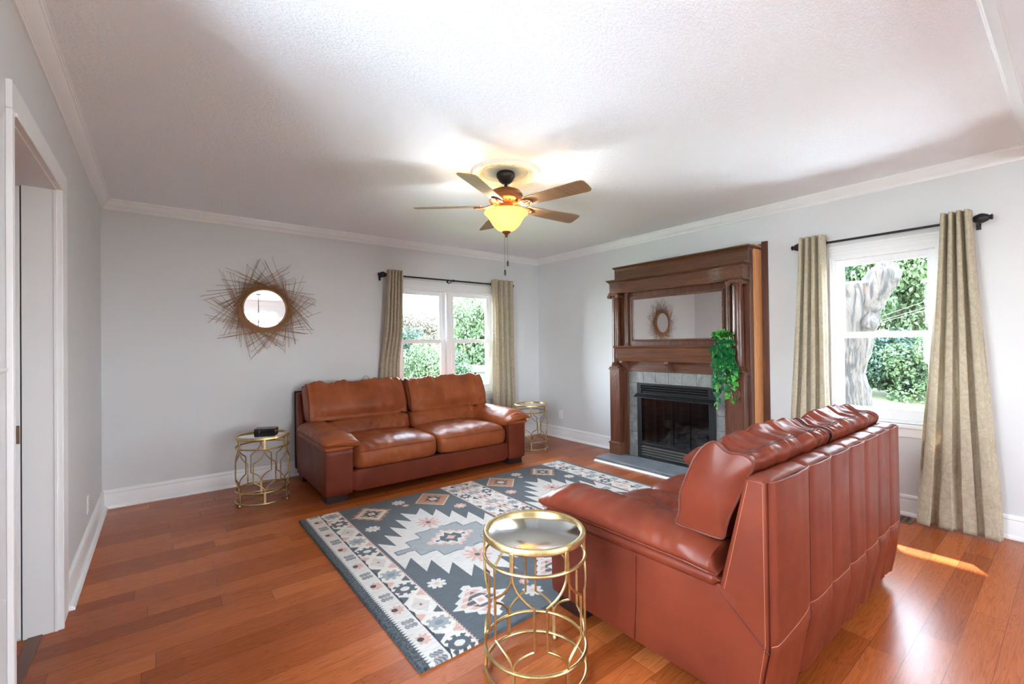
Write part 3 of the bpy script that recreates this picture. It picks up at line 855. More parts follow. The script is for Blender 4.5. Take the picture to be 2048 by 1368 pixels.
# ================================================================== GOLD DRUM TABLES
def make_table(loc, rotz, label):
    t = thing('drum_side_table', label, 'side table', loc, rotz, 'gold drum side tables')
    K = dict(world=False)
    R, H = .212, .585; r = .0068
    def ring(rad, z, rr, fl=1.0): return MB().tube([(rad * math.cos(2 * PI * i / 72), rad * math.sin(2 * PI * i / 72), z) for i in range(72)], rr, 8, closed=True)
    rim = MB().lathe([(R - .020, H - .012), (R - .020, H - .003), (R - .014, H), (R - .004, H), (R, H - .006), (R, H - .020), (R - .006, H - .026), (R - .016, H - .026), (R - .020, H - .012)], n=72)
    part('rim', rim, 'gold', t, **K)
    g = MB().lathe([(0, H - .006), (R - .030, H - .006), (R - .026, H - .008), (R - .017, H - .008), (R - .017, H - .013), (0, H - .013)], n=72)
    part('mirror_top', g, 'tabletop', t, **K)
    zs = (.487, .118, .026)
    for z in zs: part('ring', ring(R - .004, z, r), 'gold', t, **K)
    for k in range(6):
        a0 = 2 * PI * k / 6
        def P(da, z, rad=R - .004): return (rad * math.cos(a0 + da), rad * math.sin(a0 + da), z)
        def bar(z0, z1):
            b = MB(); c, s_ = math.cos(a0), math.sin(a0); w = .0085
            rr = R - .004
            pts = [(rr * c - s_ * w, rr * s_ + c * w), (rr * c + s_ * w, rr * s_ - c * w)]
            o_ = [(x + c * .0045, y + s_ * .0045) for x, y in pts]; i_ = [(x - c * .0045, y - s_ * .0045) for x, y in pts]
            return b.prism([o_[0], o_[1], i_[1], i_[0]], 'z', z0, z1)
        part('strut', bar(zs[0], H - .02), 'gold', t, bevel=.0015, **K)
        part('strut', bar(zs[2], zs[1]), 'gold', t, bevel=.0015, **K)
        for sg in (-1, 1):
            A = math.radians(23.5)
            path = []
            def curve(z0, z1):    # from the node outward, concave like the photo's ogee
                o_ = []
                for i in range(9):
                    q = i / 8; o_.append((A * (q ** 1.7 * .86 + q * .14), z0 + (z1 - z0) * (q ** .72)))
                return o_
            up = curve(zs[0] - .004, zs[0] - .118); dn = curve(zs[1] + .004, zs[1] + .092)
            path = [P(sg * a, z) for a, z in up] + [P(sg * A, z) for z in (.345, .30, .25)] + [P(sg * a, z) for a, z in dn[::-1]]
            part('curved_bar', MB().tube(path, .0050, 7), 'gold', t, **K)
        if k % 2 == 0:
            f = MB().lathe([(0, 0), (.008, 0), (.011, .004), (.011, .012), (.007, .020), (0, .022)], P(0, 0), 14)
            part('foot', f, 'gold', t, **K)
    return t
TA = make_table((1.222, 1.425, 0), math.radians(-95), 'gold drum side table with a mirrored top in front of the loveseat arm')
TB = make_table((.708, 4.50, 0), math.radians(-35), 'gold drum side table carrying a small black box left of the sofa')
TC = make_table((3.765, 4.43, 0), math.radians(-70), 'gold drum side table in the corner right of the sofa')
b = MB().tube([(.196 + .004 * math.cos(q), .012 * math.cos(q) + .03, .54 + .022 * math.sin(q)) for q in [2 * PI * i / 20 for i in range(20)]], .0014, 5, closed=True)
tl = MB(); ang = math.radians(-14)
pt = [(1.222 + .217 * math.cos(ang) + .010 * math.cos(q) * math.sin(ang + .4), 1.425 + .217 * math.sin(ang) - .013 * math.cos(q), .535 + .024 * math.sin(q)) for q in [2 * PI * i / 20 for i in range(20)]]
tag(obj('string_loop', MB().tube(pt, .0013, 5, closed=True), 'whitecord'), 'small white string loop hanging on the nearest gold table rim', 'string')
bx = thing('lidded_box', 'small black lacquer box with a brown lid on the gold table left of the sofa', 'box', (.74, 4.515, .573), math.radians(-24))
K = dict(world=False)
part('box_body', MB().box(-.085, .085, -.055, .055, 0, .052), 'blacklacquer', bx, bevel=.002, **K)
lid = part('lid', MB().box(-.078, .078, -.048, .048, .052, .056), 'boxtop', bx, bevel=.001, **K)
b = MB(); [b.box(*q, .054, .058) for q in ((-.085, .085, -.055, -.047), (-.085, .085, .047, .055), (-.085, -.077, -.055, .055), (.077, .085, -.055, .055))]
part('lid_frame', b, 'blacklacquer', lid, bevel=.001, **K)
part('clasp', MB().box(-.045, -.037, -.058, -.055, .022, .046), 'ironlight', bx, bevel=.001, **K)

# ================================================================== RUG
RX0, RX1, RY0, RY1 = .83, 3.625, 1.70, 3.755
def hexl(r, g, b): return lin(r, g, b)[:3]
SLATE, CREAM, PINK, GREY, RUST, INK, TAN = hexl(82, 88, 92), hexl(216, 208, 200), hexl(212, 166, 150), hexl(158, 159, 159), hexl(188, 126, 96), hexl(52, 56, 59), hexl(206, 184, 152)
def tri(t): t = t - math.floor(t); return abs(2 * t - 1)
def saw(t): return t - math.floor(t)
def med(dx, dy, ra, rb, kind):
    """serrated diamond medallion"""
    X, Y = abs(dx), abs(dy); d = X / ra + Y / rb
    te = .16 * tri(dy / .052)
    if kind == 0:
        if d > .86 + te: return None
        if d > .78: return RUST
        if d > .66: return CREAM
        if d > .30 + .26 * tri(dy / .040): return CREAM if d > .62 else TAN
        if max(X / ra, Y / rb) > .15: return INK
        return PINK if max(X / ra, Y / rb) < .08 else CREAM
    if kind == 1:
        if d > 1: return None
        if d > .90: return TAN
        if d > .64: return RUST
        if d > .34 + .22 * tri(dy / .040): return RUST
        if max(X / ra, Y / rb) > .17: return INK
        return PINK if max(X / ra, Y / rb) < .09 else CREAM
    if d > .84 + te: return None
    if d > .72: return CREAM
    if d > .50: return PINK if tri(dy / .045) > .35 else CREAM
    if max(X / ra, Y / rb) > .20: return SLATE if tri(dy / .045) > .3 else PINK
    return PINK if max(X / ra, Y / rb) < .09 else CREAM
def star(dx, dy, r, pink=False):
    a = math.atan2(dy, dx); d = math.hypot(dx, dy)
    k = r * (.55 + .45 * abs(math.cos(a * 4)) ** .7)
    if d > k: return None
    return (CREAM if pink else TAN) if d < r * .28 else (PINK if pink else CREAM)
def gear(dx, dy, r, c1, c2):
    a = math.atan2(dy, dx); d = math.hypot(dx, dy * .82)
    if d > r * (.72 + .28 * (1 if math.cos(a * 8) > 0 else 0)): return None
    return c2 if d < r * .34 else c1
def flower(dx, dy, r):
    a = math.atan2(dy, dx); d = math.hypot(dx, dy * .85)
    if d < r * .15: return SLATE
    if d < r * (.55 + .22 * math.cos(a * 10)): return PINK
    if d < r * (.92 + .08 * math.cos(a * 12)): return CREAM
    return None
P0 = .088
def field(dx, dy):
    for sx in (-1, 1):
        for sy in (-1, 1):
            edge = sx < 0
            c = med(dx + .272 * (1 if edge else -1), dy - sy * .772, .170, .19, (0 if edge else 1) if sy > 0 else 2)
            if c: return c
        c = star(dx, dy - sx * .875, .058)
        if c: return c
        c = star(dx - .02, dy - sx * .775, .030, True)
        if c: return c
        for sy in (-1, 1):
            c = star(dx - sx * .372, dy - sy * .482, .056, sx > 0)
            if c: return c
    X, Y = abs(dx), abs(dy)
    k = math.floor(X / P0)
    if k < 5 and Y < (.535 - .107 * k) + (.112) * (X / P0 - k):
        for s2 in (-1, 1):
            c = flower(dx, dy - s2 * .335, .118)
            if c: return c
        # pale serrated heart
        d = X / .205 + Y / .155
        te = .22 * tri(dx / .055)
        if d < .18 + te * .3: return PINK
        if d < .42 + te: return SLATE
        if d < .66 + te * .8: return CREAM
        if d < .84 + te * .8: return PINK if tri(dy / .03) > .3 else CREAM
        # stepped grey key with a darker outline and hooked arms
        q = .058
        def key(X_, Y_):
            kx = math.floor(X_ / q); lim = (.305 - .0455 * kx)
            if kx % 2 and kx < 6: lim -= .050
            return kx < 7 and Y_ < lim
        if key(X, Y):
            if not (key(X + .011, Y) and key(max(0, X - .011), Y) and key(X, Y + .013)): return hexl(116, 124, 130)
            return GREY
        return CREAM
    return SLATE
def border(t, s):
    """figured stripe, t across 0..1, s along in metres"""
    s = s - .029
    k = math.floor(s / .1913 + .5); p = (s / .1913 + .5 - k - .5) * .1913; q = (t - .5) * .125
    kind = k % 3
    if kind == 0: c = gear(p, q, .062, SLATE, CREAM)
    elif kind == 1: c = gear(p, q, .056, GREY, hexl(130, 136, 140))
    else:
        d = abs(p) / .085 + abs(q) / .060
        c = (INK if d < .10 else PINK if d < .24 else hexl(206, 198, 188) if d < .9 else None)
    if c: return c
    m = (s / .1913 + 1.0) ; j = math.floor(m); r = (m - j - .5) * .1913
    if abs(q) > .022:
        w = .034 * (abs(q) - .018) / .044
        if abs(r) < w: return (PINK if (j + (q > 0)) % 2 else SLATE)
        if abs(r) < w + .010: return CREAM
    return hexl(226, 216, 204)
def blobs(t, s):
    s = s - .148
    k = math.floor(s / .144 + .5); p = (s / .144 + .5 - k - .5) * .144; q = (t - .5) * .09
    if k % 2 == 0:
        d = math.hypot(p, q * 1.1)
        if math.hypot(p - .004, q + .012) < .016: return INK
        if d < .036 + .006 * math.cos(math.atan2(q, p) * 8) and q > -.030: return PINK
    else:
        w = abs(abs(p) * 1.1 - .022)
        if abs(q) < .034 and w < .012 + .010 * tri(q / .02): return GREY if tri((p + q) / .02) > .35 else SLATE
        if abs(p) < .006 and abs(q) < .02: return PINK
    return CREAM
def rugcol(x, y):
    X = x - RX0; W = RX1 - RX0; cy = y - 2.745
    far = X > W / 2
    a = W - X if far else X
    wob = .004 * math.sin(y * 37) + .003 * math.sin(y * 91)
    if a < .045: return SLATE if fbm((x * 90, y * 90, 0), 1, 2) > -.05 else INK
    if a < .062: return CREAM if tri(y / .020) < .25 + (a - .045) / .017 * .75 else SLATE
    if a < .150: return blobs((a - .062) / .088, y)
    if a < .159 + wob: return INK
    if a < .285: return border((a - .16) / .125, y)
    if a < .302: return PINK if tri(y / .022) > .2 + (a - .285) / .017 * .8 else (CREAM if a < .293 else SLATE)
    c = abs(X - W / 2)
    if c < .185:
        if c < .005: return RUST
        if c < .056: return blobs((c - .005) / .051, y + .03)
        if c < .063: return RUST
        if c < .166: return border((c - .066) / .10, y + .08)
        return PINK if tri(y / .022) > .2 + (c - .166) / .019 * .8 else (CREAM if c < .175 else SLATE)
    fx = (.302 + W / 2 - .185) / 2
    return field(a - fx, cy)
NU, NV = 700, 515
b = MB()
def rz(i, j): 
    e = min(i, 1 - i) * 2.8; e2 = min(j, 1 - j) * 2.05
    return .0125 * (sstep(0, .010, min(e, e2)) ** .5) + .0012 * fbm((i * 14, j * 10, 0), 1, 2)
b.grid(lambda i, j: (RX0 + (RX1 - RX0) * i, RY0 + (RY1 - RY0) * j + .004 * math.sin(i * 9), .0008 + max(0, rz(i, j))), NU, NV)
rg = obj('area_rug', b, 'rug')
tag(rg, 'blue grey and cream southwestern pattern area rug on the wood floor', 'rug')
ca = rg.data.color_attributes.new('rugcol', 'FLOAT_COLOR', 'POINT')
cols = np.ones((len(b.v), 4), np.float32)
for i, p in enumerate(b.v): cols[i, :3] = rugcol(p[0], p[1])
ca.data.foreach_set('color', cols.ravel())
# ================================================================== MANTEL
YC = 2.705
mt = thing('fireplace_mantel', 'dark oak fireplace mantel with columns and a beaded overmantel mirror', 'fireplace mantel', (4.40, YC, 0))
XF = 4.295                                  # front plane of the backing
def bx_(*q): return MB().box(*q)
b = MB()
# backing with openings for the slate surround
yl, yr = 3.475, 1.905
b.box(XF, XR, yr, 2.10, .05, 2.22); b.box(XF, XR, 3.31, yl, .05, 2.22)
b.box(XF, XR, 2.10, 3.31, 1.03, 2.22)
part('backing', b, 'oak_v', mt, bevel=.003)
part('side_board', bx_(4.358, XR, 1.893, 1.905, .0, 2.262), 'oak_raw', mt, bevel=.001)
part('wall_board', bx_(4.512, XR, 1.838, 1.893, 0, 2.30), 'oak_v', mt, bevel=.002)
part('wall_board', bx_(4.512, XR, 1.893, 3.50, 2.20, 2.28), 'oak_h', mt, bevel=.002)
# top frieze and cap moulding
part('top_frieze', bx_(4.262, XF + .02, yr, 3.43, 2.05, 2.20), 'oak_h', mt, bevel=.002)
def mould(prof, ya, yb, back):
    """prof: (projection, z) swept round the front and both ends, projection measured from (x=front)"""
    rings = []
    for (px, py, sx, sy) in ((back, ya, 0, -1), (None, ya, -1, -1), (None, yb, -1, 1), (back, yb, 0, 1)):
        rings.append([((px if px is not None else 0), py, q, z, sx, sy) for q, z in prof])
    return rings
def mould_mesh(prof, xf, ya, yb, back):
    R_ = []
    for (px, py, sx, sy) in ((back, ya, 0, -1), (xf, ya, -1, -1), (xf, yb, -1, 1), (back, yb, 0, 1)):
        R_.append([(px + sx * q, py + sy * q, z) for q, z in prof])
    return MB().loft(R_, True, True)
CAPP = [(-.02, 2.190), (.003, 2.190), (.005, 2.198), (.012, 2.206), (.016, 2.216), (.028, 2.226), (.034, 2.232), (.034, 2.243), (-.02, 2.243)]
part('cap_moulding', mould_mesh(CAPP, 4.262, 1.915, 3.42, XR), 'oak_h', mt, angle=25)
# main entablature, concave across the middle
E0, E1 = 1.915, 3.455
def ent(xa): return xa
pl = []
for i in range(25):
    t = i / 24; y = E0 + (E1 - E0) * t
    e = min(t, 1 - t)
    pl.append((4.175 + .050 * sstep(.10, .24, e), y))
b = MB().prism(pl + [(XF, E1), (XF, E0)], 'z', 1.935, 2.055)
part('entablature', b, 'oak_h', mt, bevel=.002)
def bowmould(prof, back=XF):
    rings = []
    path = [(back, E0)] + [(x, y) for x, y in pl] + [(back, E1)]
    for i, (x, y) in enumerate(path):
        row = []
        for q, z in prof:
            if i == 0: row.append((x, y - q, z))
            elif i == len(path) - 1: row.append((x, y + q, z))
            elif i == 1: row.append((x - q, y - q, z))
            elif i == len(path) - 2: row.append((x - q, y + q, z))
            else: row.append((x - q, y, z))
        rings.append(row)
    return MB().loft(rings, True, True)
part('cornice', bowmould([(-.02, 2.045), (.004, 2.045), (.006, 2.054), (.014, 2.062), (.024, 2.070), (.030, 2.076), (.030, 2.086), (-.02, 2.092)]), 'oak_h', mt, angle=25)
part('cornice', bowmould([(-.02, 1.925), (.006, 1.925), (.009, 1.933), (.006, 1.942), (-.02, 1.942)]), 'oak_h', mt, angle=25)
# carved scrolls on the entablature ends
def relief(mb, pts, rad, x, n=8):
    """flattened carved stroke on a face looking towards -x"""
    b = MB(); b.tube([(0, y, z) for y, z in pts], rad, n)
    mb.add([(x - max(-.0005, p[0]) * .55, p[1], p[2]) for p in b.v], b.f)
def scroll(yc, zc, x, s, side, mb):
    for sg in (-1, 1):
        pts = [(.011, .012), (.016, .006), (.022, .010), (.021, .019), (.012, .024), (.005, .016), (.006, .004), (.014, -.006)]
        pts = [(.010, .016), (.015, .010), (.021, .014), (.019, .023), (.010, .026), (.003, .018)] 
        curl = [(.012 + .009 * (1 - q * .7) * math.cos(1.2 + q * 5.2), .014 + .009 * (1 - q * .7) * math.sin(1.2 + q * 5.2)) for q in [1 - i / 14 for i in range(15)]]
        outer = curl + [(.022, .028), (.031, .020), (.034, .006), (.030, -.010), (.020, -.024), (.009, -.034), (.001, -.042)]
        P = [(yc + sg * a * s, zc + c * s) for a, c in outer]; k = len(P)
        relief(mb, P, [.0030 * s + .0028 * s * math.sin(PI * i / (k - 1)) for i in range(k)], x)
        leaf = [(.002, -.030), (.010, -.018), (.018, -.006), (.021, .003)]
        relief(mb, [(yc + sg * a * s, zc + c * s) for a, c in leaf], [.0012, .0046, .0044, .0012], x)
    relief(mb, [(yc, zc - .040 * s), (yc, zc - .020 * s), (yc, zc - .002 * s), (yc, zc + .010 * s)], [.0015, .0052, .0056, .001], x)
def spray(y0, z0, x, side, mb):
    relief(mb, [(y0 + side * i * .013, z0 - i * .0030 + .005 * math.sin(i * .8)) for i in range(13)], [.0032 * (1 - i / 18) for i in range(13)], x)
    for k in range(7):
        y = y0 + side * (.010 + k * .021); z = z0 - k * .005 + .005 * math.sin((.010 + k * .021) / .013 * .8); u = 1 if k % 2 else -1; q = 1 - k * .07
        relief(mb, [(y, z), (y + side * .007 * q, z + u * .009 * q), (y + side * .016 * q, z + u * .012 * q), (y + side * .024 * q, z + u * .009 * q)], [.0012, .0052 * q, .0046 * q, .0008], x)
b = MB(); scroll(E0 + .075, 1.992, 4.1745, 1.2, 1, b); spray(E0 + .118, 1.985, 4.1765, 1, b); part('carving', b, 'oak_dark', mt)
b = MB(); scroll(E1 - .075, 1.992, 4.1745, 1.2, -1, b); spray(E1 - .118, 1.985, 4.1765, -1, b); part('carving', b, 'oak_dark', mt)
# columns, capitals, pedestals
for yc in (1.993, 3.418):
    cx = 4.243
    col = MB().lathe([(.056, 1.075), (.056, 1.085), (.060, 1.092), (.054, 1.100), (.050, 1.108), (.054, 1.116), (.050, 1.124), (.047, 1.130), (.047, 1.30), (.0455, 1.6), (.043, 1.872), (.047, 1.878), (.047, 1.886), (.043, 1.89)], (cx, yc, 0), 36)
    c = part('column', col, 'oak_v', mt)
    cap = MB().box(cx - .06, cx + .05, yc - .062, yc + .062, 1.912, 1.926)
    cap.lathe([(.043, 1.886), (.055, 1.898), (.055, 1.913)], (cx, yc, 0), 24)
    for sy in (-1, 1):
        cap.tube([(cx - .062, yc + sy * .058, 1.897), (cx - .03, yc + sy * .058, 1.897), (cx, yc + sy * .058, 1.897), (cx + .045, yc + sy * .058, 1.897)], [.023, .018, .018, .021], 16)
        cap.tube([(cx - .064, yc + sy * (.058 - .011 * math.cos(q) * (1 - q / 14)), 1.897 + .011 * math.sin(q) * (1 - q / 14)) for q in [i * .5 for i in range(24)]], .0028, 5)
    for k in range(5): cap.tube([(cx - .058, yc - .028 + k * .014, 1.890), (cx - .060, yc - .028 + k * .014, 1.898), (cx - .057, yc - .028 + k * .014, 1.906)], [.003, .0055, .003], 6)
    part('capital', cap, 'oak_dark', c)
    ya, yb = (1.925, 2.062) if yc < 2.7 else (3.352, 3.49)
    p = MB().box(4.203, XF + .02, ya, yb, .045, 1.04)
    pe = part('pedestal', p, 'oak_v', mt, bevel=.003)
    q = MB().box(4.192, XF + .02, ya - .012, yb + .012, 1.04, 1.056); q.box(4.198, XF + .02, ya - .006, yb + .006, 1.056, 1.066); q.box(4.185, 4.30, yc - .062, yc + .062, 1.062, 1.077)
    part('pedestal_cap', q, 'oak_dark', pe, bevel=.004)
    q = MB().box(4.193, XF + .02, ya - .009, yb + .009, .045, .168); q.box(4.186, XF + .02, ya - .015, yb + .015, .168, .186); q.box(4.194, XF + .02, ya - .006, yb + .006, .186, .196)
    part('plinth', q, 'oak_dark', pe, bevel=.003)
    cv = MB(); ym = (ya + yb) / 2; scroll(ym, .955, 4.2025, 1.15, 1, cv)
    for sg in (-1, 1):
        relief(cv, [(ym + sg * a, c) for a, c in ((.003, .905), (.014, .892), (.024, .872), (.024, .850), (.014, .832), (.004, .824), (.010, .806), (.020, .798), (.024, .806))], [.002, .0045, .006, .006, .0045, .004, .0045, .004, .002], 4.2025)
        relief(cv, [(ym + sg * .006, .884), (ym + sg * .011, .866), (ym + sg * .006, .846)], [.001, .005, .001], 4.2025)
    part('carving', cv, 'oak_dark', pe)
    # slimmer column behind, beside the mirror
    yy = 2.098 if yc < 2.7 else 3.300
    s2 = MB().lathe([(.036, 1.318), (.036, 1.330), (.030, 1.338), (.029, 1.36), (.027, 1.90), (.034, 1.912), (.034, 1.93)], (XF - .004, yy, 0), 28)
    part('rear_column', s2, 'oak_v', mt)
# overmantel mirror with a beaded frame
my0, my1, mz0, mz1 = 2.165, 3.205, 1.390, 1.845
mp_ = part('mirror_glass', bx_(4.288, 4.294, my0, my1, mz0, mz1), 'mirror', mt, smooth=False)
fr = MB()
w_ = .022
fr.box(4.272, XF, my0 - w_, my0, mz0 - w_, mz1 + w_); fr.box(4.272, XF, my1, my1 + w_, mz0 - w_, mz1 + w_); fr.box(4.272, XF, my0, my1, mz0 - w_, mz0); fr.box(4.272, XF, my0, my1, mz1, mz1 + w_)
mf = part('mirror_frame', fr, 'oak_dark', mt, bevel=.003)
def beads(pts, r, name, parent):
    b = MB()
    for p in pts:
        rings = []
        for a in (-1.2, -.6, 0, .6, 1.2):
            rr, h = r * math.cos(a), r * math.sin(a)
            rings.append([(p[0] - r * .2 + h * .0 - rr * .0 + (-r * .6) * math.cos(a) * math.cos(q * PI / 3) , p[1] + r * math.sin(a) , p[2] + rr * math.sin(q * PI / 3)) for q in range(6)])
        b.loft(rings, True, True)
    return part(name, b, 'oak_dark', parent, angle=80)
pts = [(4.272, my0 + i * .0155, z) for i in range(int((my1 - my0) / .0155) + 1) for z in (mz0 - .010, mz1 + .010)] + [(4.272, y, mz0 + i * .0155) for i in range(int((mz1 - mz0) / .0155) + 1) for y in (my0 - .010, my1 + .010)]
beads(pts, .0085, 'bead_moulding', mf)
# shelf
S0, S1 = 2.045, 3.345
sp = []
for i in range(25):
    t = i / 24; sp.append((4.150 + .018 * math.sin(PI * t), S0 + (S1 - S0) * t))
def shelfring(prof):
    path = [(XF, S0)] + sp + [(XF, S1)]; rings = []
    for i, (x, y) in enumerate(path):
        row = []
        for q, z in prof:
            if i == 0: row.append((x, y - q, z))
            elif i == len(path) - 1: row.append((x, y + q, z))
            elif i == 1: row.append((x - q, y - q, z))
            elif i == len(path) - 2: row.append((x - q, y + q, z))
            else: row.append((x - q, y, z))
        rings.append(row)
    return MB().loft(rings, True, True)
sh = part('shelf', shelfring([(-.05, 1.286), (.012, 1.286), (.016, 1.296), (.026, 1.302), (.028, 1.312), (.024, 1.318), (-.05, 1.318)]), 'oak_h', mt, angle=25)
part('shelf_apron', shelfring([(-.05, 1.145), (-.012, 1.145), (-.010, 1.155), (-.004, 1.18), (.002, 1.22), (.006, 1.262), (.010, 1.286), (-.05, 1.286)]), 'oak_h', sh, angle=25)
for yy in (2.09, 2.71, 3.30):
    k = MB().prism([(XF, 1.03), (XF, 1.147), (4.168, 1.147), (4.166, 1.126), (4.19, 1.108), (4.225, 1.09), (4.255, 1.062), (4.275, 1.04)], 'y', yy - .022, yy + .022)
    part('corbel', k, 'oak_dark', mt, bevel=.004)
b = MB().box(XF - .012, XF, 2.065, 3.352, 1.03, 1.146); part('apron_board', b, 'oak_h', mt, bevel=.003)
pts = [(XF - .006, 2.155 + i * .0175, 1.034) for i in range(int(1.125 / .0175) + 1)] + [(XF - .004, y, .06 + i * .0175) for i in range(56) for y in (2.15, 3.288)]
b = MB().box(XF - .010, XF + .01, 2.062, 2.150, .05, 1.03)
stl = part('inner_stile', b, 'oak_v', mt, bevel=.002); part('inner_stile', MB().box(XF - .010, XF + .01, 3.288, 3.352, .05, 1.03), 'oak_v', mt, bevel=.002)
beads(pts, .0075, 'bead_moulding', stl)

# slate surround, hearth, gas insert
ss = thing('slate_surround', 'grey slate tile surround framing the black gas fireplace', 'fireplace surround', (4.31, 2.71, .05))
def tiles(rects, name, parent):
    for r in rects:
        b = MB(); b.box(XF + .006, XF + .02, r[0] + .0015, r[1] - .0015, r[2] + .0015, r[3] - .0015)
        part(name, b, 'slate', parent, bevel=.0015)
T1 = []
zz = [.05, .19, .335, .48, .625, .77, .895]
for a, c in zip(zz[:-1], zz[1:]): T1 += [(2.15, 2.25, a, c), (3.17, 3.288, a, c)]
yy = [2.15, 2.29, 2.45, 2.61, 2.77, 2.93, 3.09, 3.288]
for a, c in zip(yy[:-1], yy[1:]): T1.append((a, c, .895, 1.03))
tiles(T1, 'tile', ss)
b = MB().box(XF + .012, XF + .03, 2.15, 2.25, .05, 1.03); b.box(XF + .012, XF + .03, 3.17, 3.288, .05, 1.03); b.box(XF + .012, XF + .03, 2.25, 3.17, .895, 1.03)
part('grout', b, 'grout', ss, smooth=False)
h = thing('hearth', 'low blue grey tiled hearth slab in front of the fireplace', 'hearth', (4.1, 2.68, 0))
b = MB().box(3.948, 4.528, 1.908, 3.492, .0, .040); part('hearth_base', b, 'slate', h, bevel=.002)
b = MB().box(3.944, 4.528, 1.907, 3.496, .041, .050); part('hearth_slab', b, 'hearth', h, bevel=.003)
q = [(0, 0), (-.020, 0), (-.019, .008), (-.014, .015), (-.006, .019), (0, .020)]
rings = [[(3.948 - .0 + a, 1.85, z) for a, z in q], [(3.948 + a, 3.492 - a, z) for a, z in q], [(4.19, 3.492 - a, z) for a, z in q]]
part('shoe_moulding', MB().loft(rings, True, True), 'trim', h, angle=30)
g = thing('gas_fireplace', 'black gas fireplace insert with louvers, glass front and ceramic logs', 'fireplace', (4.35, 2.71, .05))
X0 = 4.290
b = MB()
b.box(X0, X0 + .02, 2.25, 2.318, .052, .895); b.box(X0, X0 + .02, 3.118, 3.17, .052, .895); b.box(X0, X0 + .02, 2.318, 3.118, .872, .895); b.box(X0, X0 + .02, 2.318, 3.118, .052, .075); b.box(X0, X0 + .02, 2.318, 3.118, .205, .228); b.box(X0 - .004, X0 + .02, 2.318, 3.118, .766, .785)
part('front_frame', b, 'iron', g, bevel=.002)
b = MB().box(X0 + .03, X0 + .034, 2.318, 3.118, .07, .90); part('louver_back', bx_(X0 + .03, X0 + .034, 2.318, 3.118, .785, .875), 'dark_gap', g); part('louver_back', bx_(X0 + .03, X0 + .034, 2.318, 3.118, .07, .21), 'dark_gap', g)
for k in range(3):
    z = .800 + k * .026; b = MB().prism([(X0 - .002, z), (X0 - .002, z + .006), (X0 + .022, z + .020), (X0 + .022, z + .014)], 'y', 2.318, 3.118); part('louver', b, 'iron', g)
for k in range(4):
    z = .088 + k * .029; b = MB().prism([(X0 - .004, z), (X0 - .004, z + .005), (X0 + .020, z + .015), (X0 + .020, z + .010)], 'y', 2.318, 3.118); part('louver', b, 'ironlight', g)
b = MB().prism([(X0, .778), (X0 - .010, .774), (X0 - .062, .742), (X0 - .062, .736), (X0, .762)], 'y', 2.262, 3.175); part('hood', b, 'iron', g, bevel=.001)
mw = MB()
for i in range(84):
    yv = 2.325 + .0094 * i
    mw.tube([(X0 + .040 + .012 * math.sin(i * .55), yv, .232), (X0 + .040 + .010 * math.sin(i * .55 + .3), yv, .50), (X0 + .040 + .012 * math.sin(i * .55), yv, .765)], .0013, 5)
part('mesh_screen', mw, 'ironlight', g)
part('glass_front', bx_(X0 + .012, X0 + .015, 2.318, 3.118, .228, .766), 'smoked', g, smooth=False)
for yv in (2.525, 2.72, 2.915):
    part('glass_post', bx_(X0 + .016, X0 + .022, yv - .006, yv + .006, .228, .766), 'iron', g)
fb = MB(); fb.box(4.83, 4.85, 2.30, 3.15, .10, .88); 
part('firebox_back', fb, 'brick', g, smooth=False)
fb = MB(); fb.box(4.33, 4.83, 2.275, 2.30, .10, .88); fb.box(4.33, 4.83, 3.15, 3.175, .10, .88); part('firebox_side', fb, 'brick', g, smooth=False)
fb = MB(); fb.box(4.312, 4.85, 2.275, 3.175, .08, .10); fb.box(4.33, 4.85, 2.275, 3.175, .86, .878); part('firebox_shell', fb, 'iron', g, smooth=False)
def log(p0, p1, r, seed):
    P0, P1 = Vector(p0), Vector(p1); pts = [P0.lerp(P1, i / 16) + Vector((0, 0, .012 * math.sin(i * .7 + seed))) for i in range(17)]
    b = MB().tube(pts, [r * (1 + .18 * fbm((i * .5, seed, 0), 1, 2)) for i in range(17)], 14)
    b.v = [tuple(Vector(v) + Vector((fbm((v[0] * 30, v[1] * 12, seed), 1, 2), fbm((v[1] * 12, v[2] * 30, seed), 1, 2), fbm((v[2] * 30, v[0] * 30, seed), 1, 2))) * .012) for v in b.v]
    part('ceramic_log', b, 'log', g)
log((4.60, 2.42, .22), (4.60, 3.02, .20), .055, 1); log((4.50, 2.42, .42), (4.45, 2.78, .25), .042, 2); log((4.48, 2.95, .20), (4.56, 2.80, .42), .040, 3); log((4.66, 2.55, .34), (4.62, 3.02, .40), .045, 4); log((4.46, 2.36, .19), (4.44, 2.55, .20), .06, 5); log((4.44, 2.98, .17), (4.47, 2.80, .19), .05, 6)
for k in range(5): part('grate_bar', MB().tube([(4.42, 2.40 + k * .15, .12), (4.42, 2.40 + k * .15, .20), (4.47, 2.40 + k * .15, .15), (4.70, 2.40 + k * .15, .15)], .007, 6), 'iron', g)

# ---------------------------------------------------------------- trailing ivy
iv = thing('trailing_ivy', 'trailing artificial green ivy hanging over the mantel shelf', 'plant', (4.15, 2.10, 1.318))
rng = random.Random(5)
stems = MB(); LD = MB(); LL = MB()
def ivy_leaf(mb, p, dirv, nrm, size):
    d = Vector(dirv).normalized(); n = Vector(nrm); n = (n - d * n.dot(d))
    if n.length < 1e-3: n = Vector((0, 0, 1)).cross(d)
    n.normalize(); s = d.cross(n)
    out = [(0, 0, 0), (.30, .10, .02), (.52, .02, -.02), (.40, .36, .05), (.26, .62, .02), (0, 1.0, -.12), (-.26, .62, .02), (-.40, .36, .05), (-.52, .02, -.02), (-.30, .10, .02)]
    vs = [Vector(p) + (s * a + d * (c + .05) + n * e) * size for a, c, e in out] + [Vector(p) + (d * .45 + n * -.03) * size]
    mb.add(vs, [(i, (i + 1) % 10, 10) for i in range(10)])
